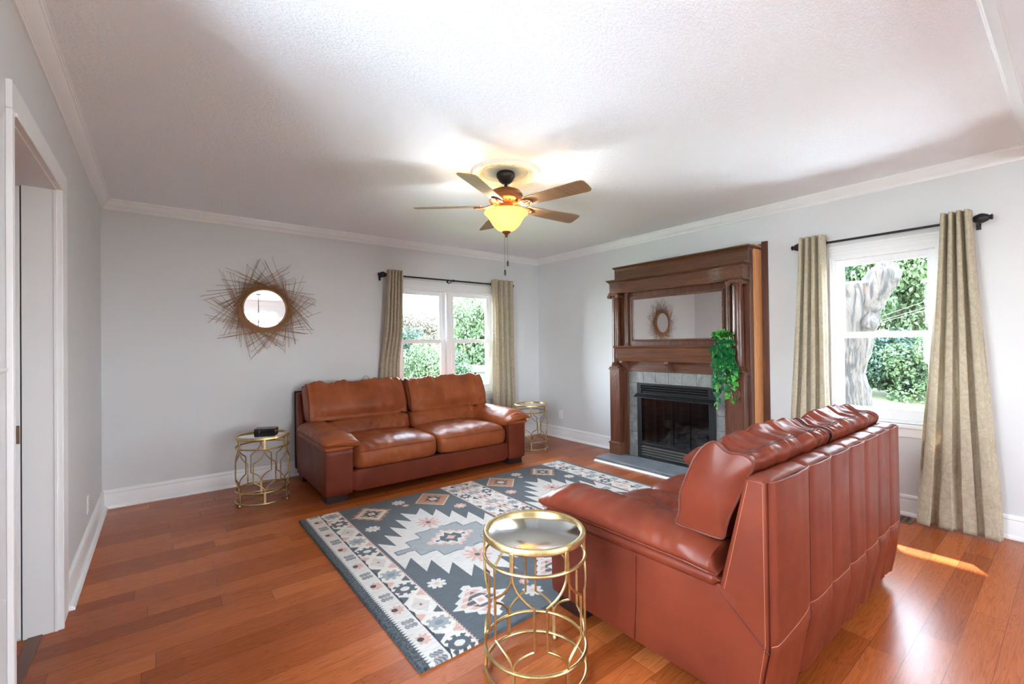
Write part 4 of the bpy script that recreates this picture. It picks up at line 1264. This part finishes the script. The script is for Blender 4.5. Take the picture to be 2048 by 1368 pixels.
for k in range(14):
    y0 = 2.085 + rng.uniform(-.075, .075); L = rng.choice([.10, .18, .26, .34, .40, .52]) if k > 1 else (.58, .48)[k]
    ox = rng.uniform(-.05, .0); oy = rng.uniform(-.12, .10) * (1.0 if L < .45 else .45)
    if k == 0: oy = .02
    pts = []
    for i in range(22):
        t = i / 21
        rise = .075 * math.sin(min(1, t * 4.5) * PI) * (1 if t < .23 else 0)
        x = 4.185 - (.075) * sstep(0, .28, t) + ox * t; y = y0 + oy * sstep(0, .8, t) + .010 * math.sin(t * 9 + k)
        z = 1.345 + rise - max(0, t - .20) / .8 * L
        pts.append(Vector((x, y, z)))
    stems.tube(pts, [.0028 * (1 - .5 * i / 21) for i in range(22)], 5)
    for i in range(1, 22):
        for r2 in range(1 if (i % 3) or i > 14 else 2):
            p = pts[i]; a = rng.uniform(-1.3, 1.3)
            dv = Vector((-.5 + rng.uniform(-.5, .3), math.sin(a) * 1.2, -.5 - .6 * rng.random() + (1.1 if i < 4 else 0)))
            nn = Vector((-.8 + rng.uniform(-.3, .5), rng.uniform(-.9, .9), .5 + rng.uniform(-.5, .5)))
            tip = i > 18 or i < 4
            light = (tip and rng.random() < .7) or rng.random() < .07
            q = p + dv.normalized() * .018
            stems.tube([p, p + dv.normalized() * .010 + Vector((0, 0, .002)), q], .0012, 4)
            ivy_leaf(LL if light else LD, q, dv, nn, rng.uniform(.046, .070) * (.8 if i > 18 else 1))
part('stem', stems, 'ivystem', iv); a = part('leaves', LD, 'ivy_dark', iv, angle=60); c = part('leaves', LL, 'ivy_light', iv, angle=60)
a['label'] = 'dark green ivy leaves'; c['label'] = 'light green ivy leaves'

# ================================================================== SUNBURST MIRROR
MC = Vector((.833, 5.105, 1.739))
sm_ = thing('sunburst_mirror', 'round sunburst wall mirror framed by crossing tan twigs', 'mirror', (MC.x, 5.128, MC.z))
b = MB().lathe([(0, 5.094), (.186, 5.094), (.190, 5.100), (.190, 5.110), (0, 5.112)], (MC.x, 0, MC.z), 72, 'y'); 
part('mirror_glass', b, 'mirror', sm_)
b = MB().lathe([(.186, 5.090), (.196, 5.088), (.202, 5.094), (.202, 5.118), (.186, 5.118), (.186, 5.090)], (MC.x, 0, MC.z), 72, 'y')
part('mirror_rim', b, 'twig', sm_)
b = MB().lathe([(.0, 5.112), (.23, 5.112), (.23, 5.126), (0, 5.126)], (MC.x, 0, MC.z), 48, 'y'); part('backing_board', b, 'twig2', sm_)
rng = random.Random(21)
tm = {}
for k in range(3):
    mb = MB().tube([(0, 0, 0), (0, 0, .5), (0, 0, 1)], [.0021, .0019, .0014], 5)
    me = bpy.data.meshes.new('twig'); me.from_pydata([tuple(v) for v in mb.v], [], mb.f); me.polygons.foreach_set('use_smooth', [True] * len(me.polygons)); me.materials.append(MAT['twig' if k else 'twig2']); tm[k] = me
rest = MB()
NT = 190
for k in range(NT):
    a = 2 * PI * k / NT * 1.0 + rng.uniform(-.03, .03)
    # chord tangent to a circle just outside the glass
    rc = rng.uniform(.196, .235); th = a
    foot = Vector((math.cos(th) * rc, 0, math.sin(th) * rc)); tang = Vector((-math.sin(th), 0, math.cos(th))) * (1 if k % 2 else -1)
    tilt = rng.uniform(-.02, .32); dirv = (tang * math.cos(tilt) + foot.normalized() * math.sin(tilt)).normalized()
    # lengths vary round the frame in star-like groups
    g_ = .5 + .5 * math.cos(a * 9 + 1.0)
    Lf = .185 + .125 * g_ + rng.uniform(0, .15); Lb = .10 + rng.uniform(0, .14)
    p0 = MC + foot - dirv * Lb + Vector((0, rng.uniform(-.010, .012), 0)); p1 = MC + foot + dirv * Lf + Vector((0, rng.uniform(-.018, .010), 0))
    if (Vector((p0.x - MC.x, 0, p0.z - MC.z))).length < .192: p0 = MC + foot - dirv * .05
    if k < 96:
        o = bpy.data.objects.new('twig', tm[k % 3]); COL.objects.link(o); o.parent = sm_
        v = p1 - p0
        o.location = p0 - Vector((MC.x, 5.128, MC.z)); o.rotation_euler = v.to_track_quat('Z', 'Y').to_euler(); o.scale = (1, 1, v.length)
    else: rest.tube([p0, p0.lerp(p1, .5), p1], [.0024, .0022, .0016], 5)
o = part('twigs', rest, 'twig', sm_); o['kind'] = 'stuff'

# ================================================================== CEILING FAN
FC = (2.020, 2.632)
md = thing('ceiling_medallion', 'round cream plaster ceiling medallion above the fan', 'ceiling medallion', (*FC, ZC))
b = MB().lathe([(0.168, ZC - .004), (.172, ZC - .014), (.180, ZC - .016), (.184, ZC - .010), (.190, ZC - .014), (.196, ZC - .022), (.206, ZC - .026), (.212, ZC - .020), (.220, ZC - .026), (.234, ZC - .028), (.248, ZC - .022), (.256, ZC - .010), (.260, ZC)], (*FC, 0), 96)
part('outer_ring', b, 'cream', md)
b = MB().lathe([(0, ZC - .004), (.168, ZC - .004), (.170, ZC - .0035)], (*FC, 0), 72); part('centre_disc', b, 'sage', md)
b = MB()
for k in range(100):
    q = 2 * PI * k / 100; b.box(FC[0] + .208 * math.cos(q) - .003, FC[0] + .208 * math.cos(q) + .003, FC[1] + .208 * math.sin(q) - .003, FC[1] + .208 * math.sin(q) + .003, ZC - .0285, ZC - .02)
part('bead_ring', b, 'cream', md)
fn = thing('ceiling_fan', 'bronze ceiling fan with five wood blades and a lit amber bowl', 'ceiling fan', (*FC, ZC - .004))
b = MB().lathe([(0, 2.621), (.062, 2.621), (.068, 2.612), (.068, 2.590), (.060, 2.578), (.050, 2.560), (.034, 2.545), (.018, 2.538), (0, 2.538)], (*FC, 0), 48); part('canopy', b, 'darkbronze', fn)
part('downrod', MB().lathe([(.0125, 2.545), (.0125, 2.49)], (*FC, 0), 20), 'darkbronze', fn)
b = MB().lathe([(0, 2.502), (.028, 2.500), (.075, 2.494), (.108, 2.480), (.122, 2.462), (.126, 2.452), (.122, 2.446), (.122, 2.420), (.126, 2.414), (.118, 2.404), (.095, 2.396), (.060, 2.392), (0, 2.392)], (*FC, 0), 64)
mo = part('motor_housing', b, 'bronze', fn)
b = MB()
for k in range(24):
    q = 2 * PI * k / 24; b.tube([(FC[0] + r * math.cos(q), FC[1] + r * math.sin(q), z) for r, z in ((.120, 2.408), (.108, 2.400), (.085, 2.392))], [.003, .005, .003], 6)
part('vent_ribs', b, 'bronze', mo)
b = MB().lathe([(0, 2.394), (.050, 2.392), (.056, 2.384), (.056, 2.366), (.048, 2.360), (.062, 2.350), (.064, 2.338), (.056, 2.334), (.088, 2.333), (.088, 2.330), (.030, 2.326), (.010, 2.322), (.010, 2.19)], (*FC, 0), 48); part('switch_housing', b, 'bronze', fn)  # wide bottom flange added to block bulb light from the ceiling close by
for k in range(5):
    a = math.radians(-4.5 + 72 * k)
    ca_, sa_ = math.cos(a), math.sin(a)
    pitch = math.radians(-13)
    def W(r, s, z):   # r along the blade, s across, blade pitched about its own axis
        return (FC[0] + r * ca_ - s * math.cos(pitch) * sa_, FC[1] + r * sa_ + s * math.cos(pitch) * ca_, z + s * math.sin(pitch))
    z0 = 2.372
    outl = [(.185, -.052), (.40, -.062), (.640, -.070), (.668, -.066), (.682, -.050), (.684, 0), (.682, .050), (.668, .066), (.640, .070), (.40, .062), (.185, .052), (.172, .030), (.170, 0), (.172, -.030)]
    b = MB(); n_ = len(outl)
    b.add([W(r, s, z0 - .0005) for r, s in outl] + [W(r, s, z0 + .0055) for r, s in outl], [tuple(range(n_))[::-1], tuple(range(n_, 2 * n_))] + [(i, (i + 1) % n_, n_ + (i + 1) % n_, n_ + i) for i in range(n_)])
    bl = part('blade', b, 'blade', fn, smooth=False)
    ir = MB()
    for sg in (-1, 1):
        ir.tube([W(.085, sg * .008, z0 + .022), W(.115, sg * .014, z0 + .006), W(.150, sg * .030, z0 - .006), W(.185, sg * .034, z0 - .007), W(.222, sg * .022, z0 - .006), W(.238, 0, z0 - .006)], [.006, .007, .007, .006, .006, .005], 8)
        ir.tube([W(.150, sg * .030, z0 - .006), W(.170, sg * .012, z0 - .007), W(.20, 0, z0 - .007)], .004, 6)
    ir.tube([W(.070, 0, z0 + .024), W(.120, 0, z0 + .006), W(.17, 0, z0 - .006)], [.012, .010, .006], 8)
    for r, s in ((.19, -.026), (.19, .026), (.228, 0)): ir.lathe([(0, z0 - .0145), (.006, z0 - .0125), (.008, z0 - .005)], (*W(r, s, z0)[:2], s * math.sin(pitch)), 10)
    part('blade_iron', ir, 'bronze', bl)
b = MB().lathe([(.150, 2.330), (.160, 2.330), (.164, 2.322), (.158, 2.314), (.140, 2.300), (.122, 2.272), (.098, 2.232), (.066, 2.200), (.034, 2.184), (.0, 2.180), (.0, 2.185), (.034, 2.189), (.064, 2.205), (.095, 2.236), (.118, 2.275), (.136, 2.303), (.150, 2.316), (.156, 2.322), (.150, 2.330)], (*FC, 0), 64)
part('light_bowl', b, 'bowl', fn, angle=60)
b = MB().lathe([(0, 2.196), (.036, 2.190), (.032, 2.178), (.018, 2.168), (.010, 2.158), (.012, 2.152), (.006, 2.144), (0, 2.140)], (*FC, 0), 28); part('finial', b, 'bronze', fn)
for dx, dy, z1 in ((.006, -.005, 1.972), (-.010, .008, 1.905)):
    b = MB(); x, y = FC[0] + dx, FC[1] + dy
    b.tube([(x, y, 2.15 - (2.15 - z1) * i / 40) for i in range(41)], [.0011 if i % 2 else .0019 for i in range(41)], 6)
    c = part('pull_chain', b, 'ironlight', fn)
    b = MB().lathe([(0, z1), (.005, z1 - .003), (.008, z1 - .018), (.008, z1 - .038), (.005, z1 - .044), (0, z1 - .045)], (x, y, 0), 14); part('fob', b, 'darkbronze', c)
for dx, dy in ((.052, -.040), (-.052, .040)):
    l = bpy.data.lights.new('fan_bulb', 'POINT'); l.energy = 1.5; l.color = (.88, .95, 1.0); l.shadow_soft_size = .018
    o = bpy.data.objects.new('fan_bulb', l); COL.objects.link(o); o.location = (FC[0] + dx, FC[1] + dy, 2.302)

# ================================================================== CURTAINS
def rod(axis, fixed, a0, a1, z, label, brackets, joint=None):
    mid = (a0 + a1) / 2
    base = (mid, fixed, z) if axis == 'x' else (fixed, mid, z)
    t = thing('curtain_rod', label, 'curtain rod', base)
    def P(u, d=0, h=0): return (u, fixed + d, z + h) if axis == 'x' else (fixed + d, u, z + h)
    part('rod', MB().tube([P(a0 + .06), P(mid), P(a1 - .06)], .0095, 12), 'rod', t)
    for end, sg in ((a0, 1), (a1, -1)):
        prof = [(0, 0), (.015, .000), (.021, .006), (.016, .012), (.016, .018), (.024, .026), (.034, .050), (.034, .064), (.024, .088), (.013, .098), (.013, .104), (.020, .108), (.020, .120), (.011, .124)]
        b = MB().lathe([(r, (end + sg * h)) for r, h in prof], (0, fixed, z) if axis == 'x' else (fixed, 0, z), 16, axis if axis == 'x' else 'y')
        part('finial', b, 'rod', t)
    w = 1 if True else 0
    for u in brackets:
        b = MB(); wall = (YB if axis == 'x' else XR) - fixed
        b.tube([P(u, wall, -.03), P(u, wall * .5, -.028), P(u, .0, -.022), P(u, 0, -.008)], .006, 8)
        lo = MB(); 
        if axis == 'x': lo.box(u - .012, u + .012, YB - .006, YB, z - .06, z + .02)
        else: lo.box(XR - .006, XR, u - .012, u + .012, z - .06, z + .02)
        br = part('bracket', b, 'rod', t); part('bracket_plate', lo, 'rod', br)
    if joint is not None: part('rod_joint', MB().tube([P(joint - .012), P(joint), P(joint + .012)], .014, 12), 'rod', t)
    return t
rod('x', 5.03, 1.985, 3.975, 2.182, 'black curtain rod with turned finials over the double window', (2.04, 2.955, 3.93), 2.99)
rod('y', 4.43, .372, 1.602, 2.176, 'black curtain rod with turned finials over the right window', (.45, 1.555))

def curtain(axis, fixed, top, bot, folds, amp, z0, label, seed, ztop=2.238, bulge=0.0, mid=None, toward=-1, grom=(), squeeze=False):
    """top/bot: (u0,u1) along the wall at the heading and the hem"""
    base = ((bot[0] + bot[1]) / 2, fixed, z0) if axis == 'x' else (fixed, (bot[0] + bot[1]) / 2, z0)
    t = thing('window_curtain', label, 'curtain', base, group='beige curtain panels')
    NUc, NVc = folds * 22, 90
    def P(i, j):
        h = j ** 1.15                     # 0 top, 1 hem
        a0 = top[0] + (bot[0] - top[0]) * h; a1 = top[1] + (bot[1] - top[1]) * h
        s = i + .018 * fbm((i * 3 + seed, h * 1.5, 0), 1, 2) * h
        u = a0 + (a1 - a0) * s
        ph = s * folds * PI * 2 + .7 * fbm((i * 2.2, h * 1.2, seed), 1, 2) * h
        sharp = math.sin(ph); sharp = math.copysign(abs(sharp) ** .8, sharp)
        A = amp * (1 - .25 * h + .35 * h * fbm((i * 5, 1, seed), 1, 1))
        rnd = 1.75 * abs(math.sin(ph / 2)) ** .55 + .32
        d = toward * (A * rnd + bulge * h) + .010 * fbm((i * 8, h * 6, seed), 1, 3) * h
        u += (a1 - a0) / folds * .12 * math.sin(ph * 2) * (.4 + h)
        if squeeze:
            q = sstep(.30, .52, j); d = d * (1 - q) + q * (.055 - .012 * rnd)
        z = ztop + (z0 - ztop) * j + .006 * fbm((i * 9, 2, seed), 1, 2) * h
        return (u, fixed + d, z) if axis == 'x' else (fixed + d, u, z)
    c = part('curtain_cloth', MB().grid(P, NUc, NVc), 'curtain', t, angle=80, solid=.0022)
    for k in grom:
        s = .03 * k / .4
        u = top[0] + (top[1] - top[0]) * s
        th = math.radians(52) * (1 if k % 2 else -1)
        rg_ = []
        for q in [2 * PI * i / 18 for i in range(18)]:
            du, dd, dz = .0, .020 * math.cos(q), .020 * math.sin(q)
            rg_.append((u + du, fixed + dd, 2.180 + dz) if axis == 'x' else (fixed + dd, u + du, 2.180 + dz))
        part('grommet', MB().tube(rg_, .0042, 7, closed=True), 'rod', t)
    return t
curtain('x', 5.03, (2.085, 2.272), (1.935, 2.235), 5, .036, .02, 'beige curtain at the left side of the double window behind the sofa', 3, squeeze=True)
curtain('x', 5.03, (3.575, 3.925), (3.585, 3.975), 4, .045, .02, 'beige curtain at the right side of the double window near the corner', 9, grom=(0.4,))
curtain('y', 4.43, (1.335, 1.525), (1.315, 1.66), 4, .048, .02, 'beige curtain between the fireplace mantel and the right window', 14, grom=(0.4,))
curtain('y', 4.43, (.470, .628), (.335, .785), 4, .050, .018, 'long beige curtain flaring to the floor at the right edge', 27, bulge=.03)
# ================================================================== DINING END (seen only in the mirror)
ch = thing('chandelier', 'dark candle chandelier hanging in the dining room, seen in the sunburst mirror', 'chandelier', (1.85, -2.0, ZC))
part('canopy', MB().lathe([(0, ZC), (.06, ZC), (.06, ZC - .02), (.01, ZC - .04), (0, ZC - .04)], (1.85, -2.0, 0), 24), 'darkbronze', ch)
part('stem', MB().tube([(1.85, -2.0, ZC - .03), (1.85, -2.0, 2.2), (1.85, -2.0, 1.78)], [.006, .010, .016], 10), 'darkbronze', ch)
for k in range(6):
    a = 2 * PI * k / 6 + .3; c, s = math.cos(a), math.sin(a)
    P = lambda r, z: (1.85 + r * c, -2.0 + r * s, z)
    ar = part('arm', MB().tube([P(0.01, 1.84), P(.10, 1.78), P(.20, 1.80), P(.28, 1.88), P(.30, 1.95)], .008, 8), 'darkbronze', ch)
    part('candle', MB().lathe([(.011, 1.95), (.011, 2.05), (0, 2.05)], P(.30, 0)[:2] + (0,), 12), 'plastic', ar)
    part('bulb', MB().lathe([(0, 2.05), (.010, 2.06), (.014, 2.08), (.008, 2.105), (0, 2.12)], P(.30, 0)[:2] + (0,), 12), 'bulb', ar)
    l = bpy.data.lights.new('candle_bulb', 'POINT'); l.energy = 1.0; l.color = (.86, .95, 1.0); l.shadow_soft_size = .12
    o = bpy.data.objects.new('candle_bulb', l); COL.objects.link(o); o.location = P(.30, 2.085)

# ================================================================== OUTSIDE
def ground_z(x, y):
    z = -.55
    z -= 2.6 * sstep(7, 20, y)
    z += .25 * fbm((x * .08, y * .08, 0), 1, 2)
    z += 1.6 * sstep(26, 60, x)
    return z
b = MB().grid(lambda i, j: (-45 + 125 * i, -50 + 120 * j, ground_z(-45 + 125 * i, -50 + 120 * j) if not (-9 < -45 + 125 * i < 8.5 and -12 < -50 + 120 * j < 6.8) else -.7), 90, 90)
struct('terrain', b, 'lawn', 'sunlit lawn outside the right window', 'lawn')
b = MB().box(XR + T + .02, 8.2, -12, 6.5, -.75, -.40); b.box(-8, 8.2, -12, YR - T - .02, -.74, -.401); b.box(-8, XL - T - .02, YR - T - .02, 1.93, -.74, -.4005)
struct('bounce_patio', b, 'concrete', 'added unseen pale terrace around the house that bounces daylight indoors', 'terrace', smooth=False)  # unseen slab added as a neutral bounce for daylight onto the ceiling
b = MB().box(XR + T, XR + T + 1.47, -5, 6.2, 2.70, 2.86)
struct('shading_eave', b, 'trim', 'added unseen eave over the right window that narrows the sun strip', 'roof', smooth=False)  # unseen overhang added to cut the sun to a narrow floor strip
def foliage_mesh(name, seed, n, rx, ry, rz_, leaf, mat, lumps=16):
    r = np.random.RandomState(seed)
    cen = r.normal(size=(lumps, 3)); cen /= np.linalg.norm(cen, axis=1)[:, None]; cen *= r.uniform(.25, .78, (lumps, 1)); cen[:, 2] *= .9
    rad = r.uniform(.28, .46, lumps)
    which = r.randint(0, lumps, n)
    d = r.normal(size=(n, 3)); d /= np.linalg.norm(d, axis=1)[:, None]
    p = cen[which] + d * (rad[which] * r.uniform(.75, 1.04, n))[:, None]
    p *= np.array([rx, ry, rz_])
    nrm = d * .8 + r.normal(size=(n, 3)) * .55 + np.array([0, 0, .35]); nrm /= np.linalg.norm(nrm, axis=1)[:, None]
    t = np.cross(nrm, r.normal(size=(n, 3))); t /= np.linalg.norm(t, axis=1)[:, None]; s = np.cross(nrm, t)
    sz = r.uniform(.6, 1.25, (n, 1)) * leaf
    droop = nrm * sz * .18
    q = np.stack([p - t * sz, p + s * sz * .55 + droop, p + t * sz * 1.1 - droop, p - s * sz * .55 + droop], 1).reshape(-1, 3)
    me = bpy.data.meshes.new(name)
    me.vertices.add(4 * n); me.vertices.foreach_set('co', q.ravel()); me.loops.add(4 * n); me.loops.foreach_set('vertex_index', np.arange(4 * n)); me.polygons.add(n); me.polygons.foreach_set('loop_start', np.arange(0, 4 * n, 4)); me.polygons.foreach_set('loop_total', np.full(n, 4))
    me.update(); me.materials.append(MAT[mat]); return me
crowns = {k: foliage_mesh('crown_' + k, 40 + i, 14000, 1, 1, 1, .037, k, 20) for i, k in enumerate(('leaf_a', 'leaf_b', 'leaf_c', 'leaf_d'))}
bushes = {k: foliage_mesh('bush_' + k, 60 + i, 10500, 1, 1, 1, .046, k, 14) for i, k in enumerate(('leaf_b', 'leaf_c', 'leaf_a'))}
trunk_b = MB().tube([(0, 0, -1.0), (.03, .02, 0), (-.02, .05, 1.0), (.05, 0, 2.0), (.0, .0, 3.0)], [.22, .18, .15, .12, .06], 9)
for sx, sy in ((.7, .2), (-.6, .4), (.1, -.7)): trunk_b.tube([(0, 0, 1.3), (sx * .5, sy * .5, 2.0), (sx, sy, 2.8)], [.09, .07, .03], 7)
tme = bpy.data.meshes.new('trunk'); tme.from_pydata([tuple(v) for v in trunk_b.v], [], trunk_b.f); tme.materials.append(MAT['bark_dark']); tme.polygons.foreach_set('use_smooth', [True] * len(tme.polygons))
def tree(x, y, h, w, kind, label, group='trees outside the windows'):
    z = ground_z(x, y)
    t = thing('tree', label, 'tree', (x, y, z), rotz=(x * 7 + y * 3) % 6.28, group=group)
    o = bpy.data.objects.new('crown', crowns[kind]); COL.objects.link(o); o.parent = t; o.scale = (w, w, h * .46); o.location = (0, 0, h * .56)
    o = bpy.data.objects.new('trunk', tme); COL.objects.link(o); o.parent = t; k = h * .2; o.scale = (k, k, h * .22)
    return t
def shrub(x, y, r, h, kind, label):
    z = ground_z(x, y)
    t = thing('shrub', label, 'shrub', (x, y, z), rotz=(x * 5 + y) % 6.28, group='shrubs at the edge of the lawn')
    o = bpy.data.objects.new('foliage', bushes[kind]); COL.objects.link(o); o.parent = t; o.scale = (r, r, h * .62); o.location = (0, 0, h * .42)
    return t
TR, TB_ = 'trees behind the lawn', 'trees on the slope behind the house'
for x, y, h, w, k, l in (
    (24, 7.2, 9.5, 3.2, 'leaf_c', 'dark green tree behind the tall broken trunk'),
    (23, 4.1, 7.2, 2.3, 'leaf_a', 'light green tree right of the broken trunk with cables crossing it'),
    (28.5, 1.2, 10, 2.9, 'leaf_b', 'mid green tree at the right side of the single window'),
    (34, 6.5, 14, 4.2, 'leaf_c', 'tall blue green tree rising behind the lawn shrubs'),
    (27, 13.0, 9, 3.0, 'leaf_b', 'mid green tree hidden left of the broken trunk'),
    (33, -5.5, 11, 3.4, 'leaf_c', 'large tree beyond the right curtain'),
    (24, -1.6, 7.5, 2.6, 'leaf_a', 'light green tree beyond the right curtain')):
    tree(x, y, h, w, k, l, TR)
for x, y, r, h, k, l in (
    (20.2, 5.9, 1.7, 2.6, 'leaf_b', 'rounded green shrub at the foot of the broken trunk'),
    (20.6, 4.2, 1.6, 3.0, 'leaf_c', 'blue green shrub across the lawn in the lower window sash'),
    (19.8, 3.0, 1.5, 2.3, 'leaf_a', 'light green shrub at the lawn edge in the lower window sash'),
    (21.6, 1.4, 1.4, 2.8, 'leaf_c', 'blue green shrub at the lawn edge by the right curtain'),
    (21.0, 7.6, 1.8, 2.9, 'leaf_c', 'dark shrub left of the broken trunk'),
    (20.5, -1.4, 1.5, 2.4, 'leaf_b', 'green shrub beyond the right curtain')):
    shrub(x, y, r, h, k, l)
for x, y, h, w, k, l in (
    (13.6, 21, 7.6, 2.3, 'leaf_a', 'bright tree filling the right pane of the double window'),
    (11.3, 19.5, 5.2, 1.9, 'leaf_b', 'green tree low in the left pane of the double window'),
    (9.2, 18.5, 4.7, 1.7, 'leaf_a', 'yellow green tree beside the left curtain of the double window'),
    (15.6, 22.5, 7.8, 2.4, 'leaf_b', 'green tree by the right curtain of the double window'),
    (11.6, 25.5, 6.2, 2.2, 'leaf_c', 'blue green tree behind the double window mullion'),
    (20.0, 40, 9.0, 3.6, 'leaf_d', 'russet tree on the far hill in the left pane'),
    (27.5, 42, 9.6, 3.6, 'leaf_c', 'grey green tree on the far hill behind the mullion'),
    (13.2, 38, 8.2, 3.4, 'leaf_d', 'pale russet tree on the far hill beside the left curtain'),
    (7.0, 20, 5.2, 2.0, 'leaf_b', 'green tree behind the left curtain of the double window')):
    tree(x, y, h, w, k, l, TB_)
sh_ = thing('garden_shed', 'pale garden shed low in the right pane of the double window', 'shed', (12.7, 19.0, ground_z(12.7, 19)))
gz = ground_z(12.7, 19)
part('shed_wall', MB().box(12.15, 13.25, 18.4, 19.6, gz, .05), 'siding', sh_, smooth=False)
part('shed_roof', MB().prism([(12.02, .02), (13.38, .02), (12.7, .32)], 'y', 18.3, 19.7), 'shedroof', sh_, smooth=False)
# broken tree trunk
st_ = thing('tree_stump', 'tall broken pale barked tree trunk outside the right window', 'tree trunk', (9.0, 2.50, -.6))
def barky(mb, seed, amp):
    out = []
    for v in mb.v:
        w = fbm((v[0] * 5, v[1] * 5, v[2] * 1.4 + seed), 1, 4) * amp + abs(fbm((v[0] * 14, v[1] * 14, v[2] * 2.5), 1, 3)) * amp * .6
        d = Vector((v[0] - 9.0, v[1] - 2.5, 0)); d = d.normalized() if d.length > 1e-3 else Vector((1, 0, 0))
        out.append(tuple(Vector(v) + d * w))
    mb.v = out; return mb
def dense(path, rad, n, k=60):
    P = [Vector(p) for p in path]; pts = []; rr = []
    for i in range(k + 1):
        t = i / k * (len(P) - 1); a = min(int(t), len(P) - 2); q = t - a; q = q * q * (3 - 2 * q) if False else q
        pts.append(P[a].lerp(P[a + 1], q)); rr.append(rad[a] + (rad[a + 1] - rad[a]) * q)
    return MB().tube(pts, rr, n)
part('trunk', barky(dense([(9, 2.52, -.8), (9, 2.52, 0), (9, 2.54, .8), (9, 2.50, 1.3), (9, 2.46, 1.8), (9, 2.46, 2.25), (9, 2.46, 2.30)], [.46, .37, .33, .36, .43, .40, .30], 48), 1, .05), 'bark', st_)
part('broken_limb', barky(dense([(9, 2.40, 1.55), (8.98, 2.20, 1.95), (8.96, 2.02, 2.22), (8.95, 1.93, 2.42), (8.95, 1.92, 2.56)], [.20, .25, .22, .20, .10], 36), 3, .04), 'bark', st_)
part('bark_knot', barky(dense([(8.9, 2.22, 1.45), (8.82, 2.12, 1.62), (8.86, 2.10, 1.8)], [.07, .13, .06], 24), 5, .02), 'bark', st_)
for y0, z0_, y1, z1_, n_, lab in ((3.4, 1.82, -2.0, 3.99, 14, 'uppermost pale utility cable crossing the trees'), (3.4, 1.74, -2.0, 3.58, 14, 'lower pale utility cable crossing the trees'), (3.4, 1.70, -2.0, 3.42, 14, 'lowest pale utility cable crossing the trees')):
    tag(obj('utility_cable', MB().tube([(14, y0 + (y1 - y0) * i / 12, z0_ + (z1_ - z0_) * i / 12 - .05 * math.sin(PI * i / 12)) for i in range(13)], .004, 6), 'siding'), lab, 'cable', 'utility cables')

for o in bpy.data.objects:
    if '_base' in o: del o['_base']
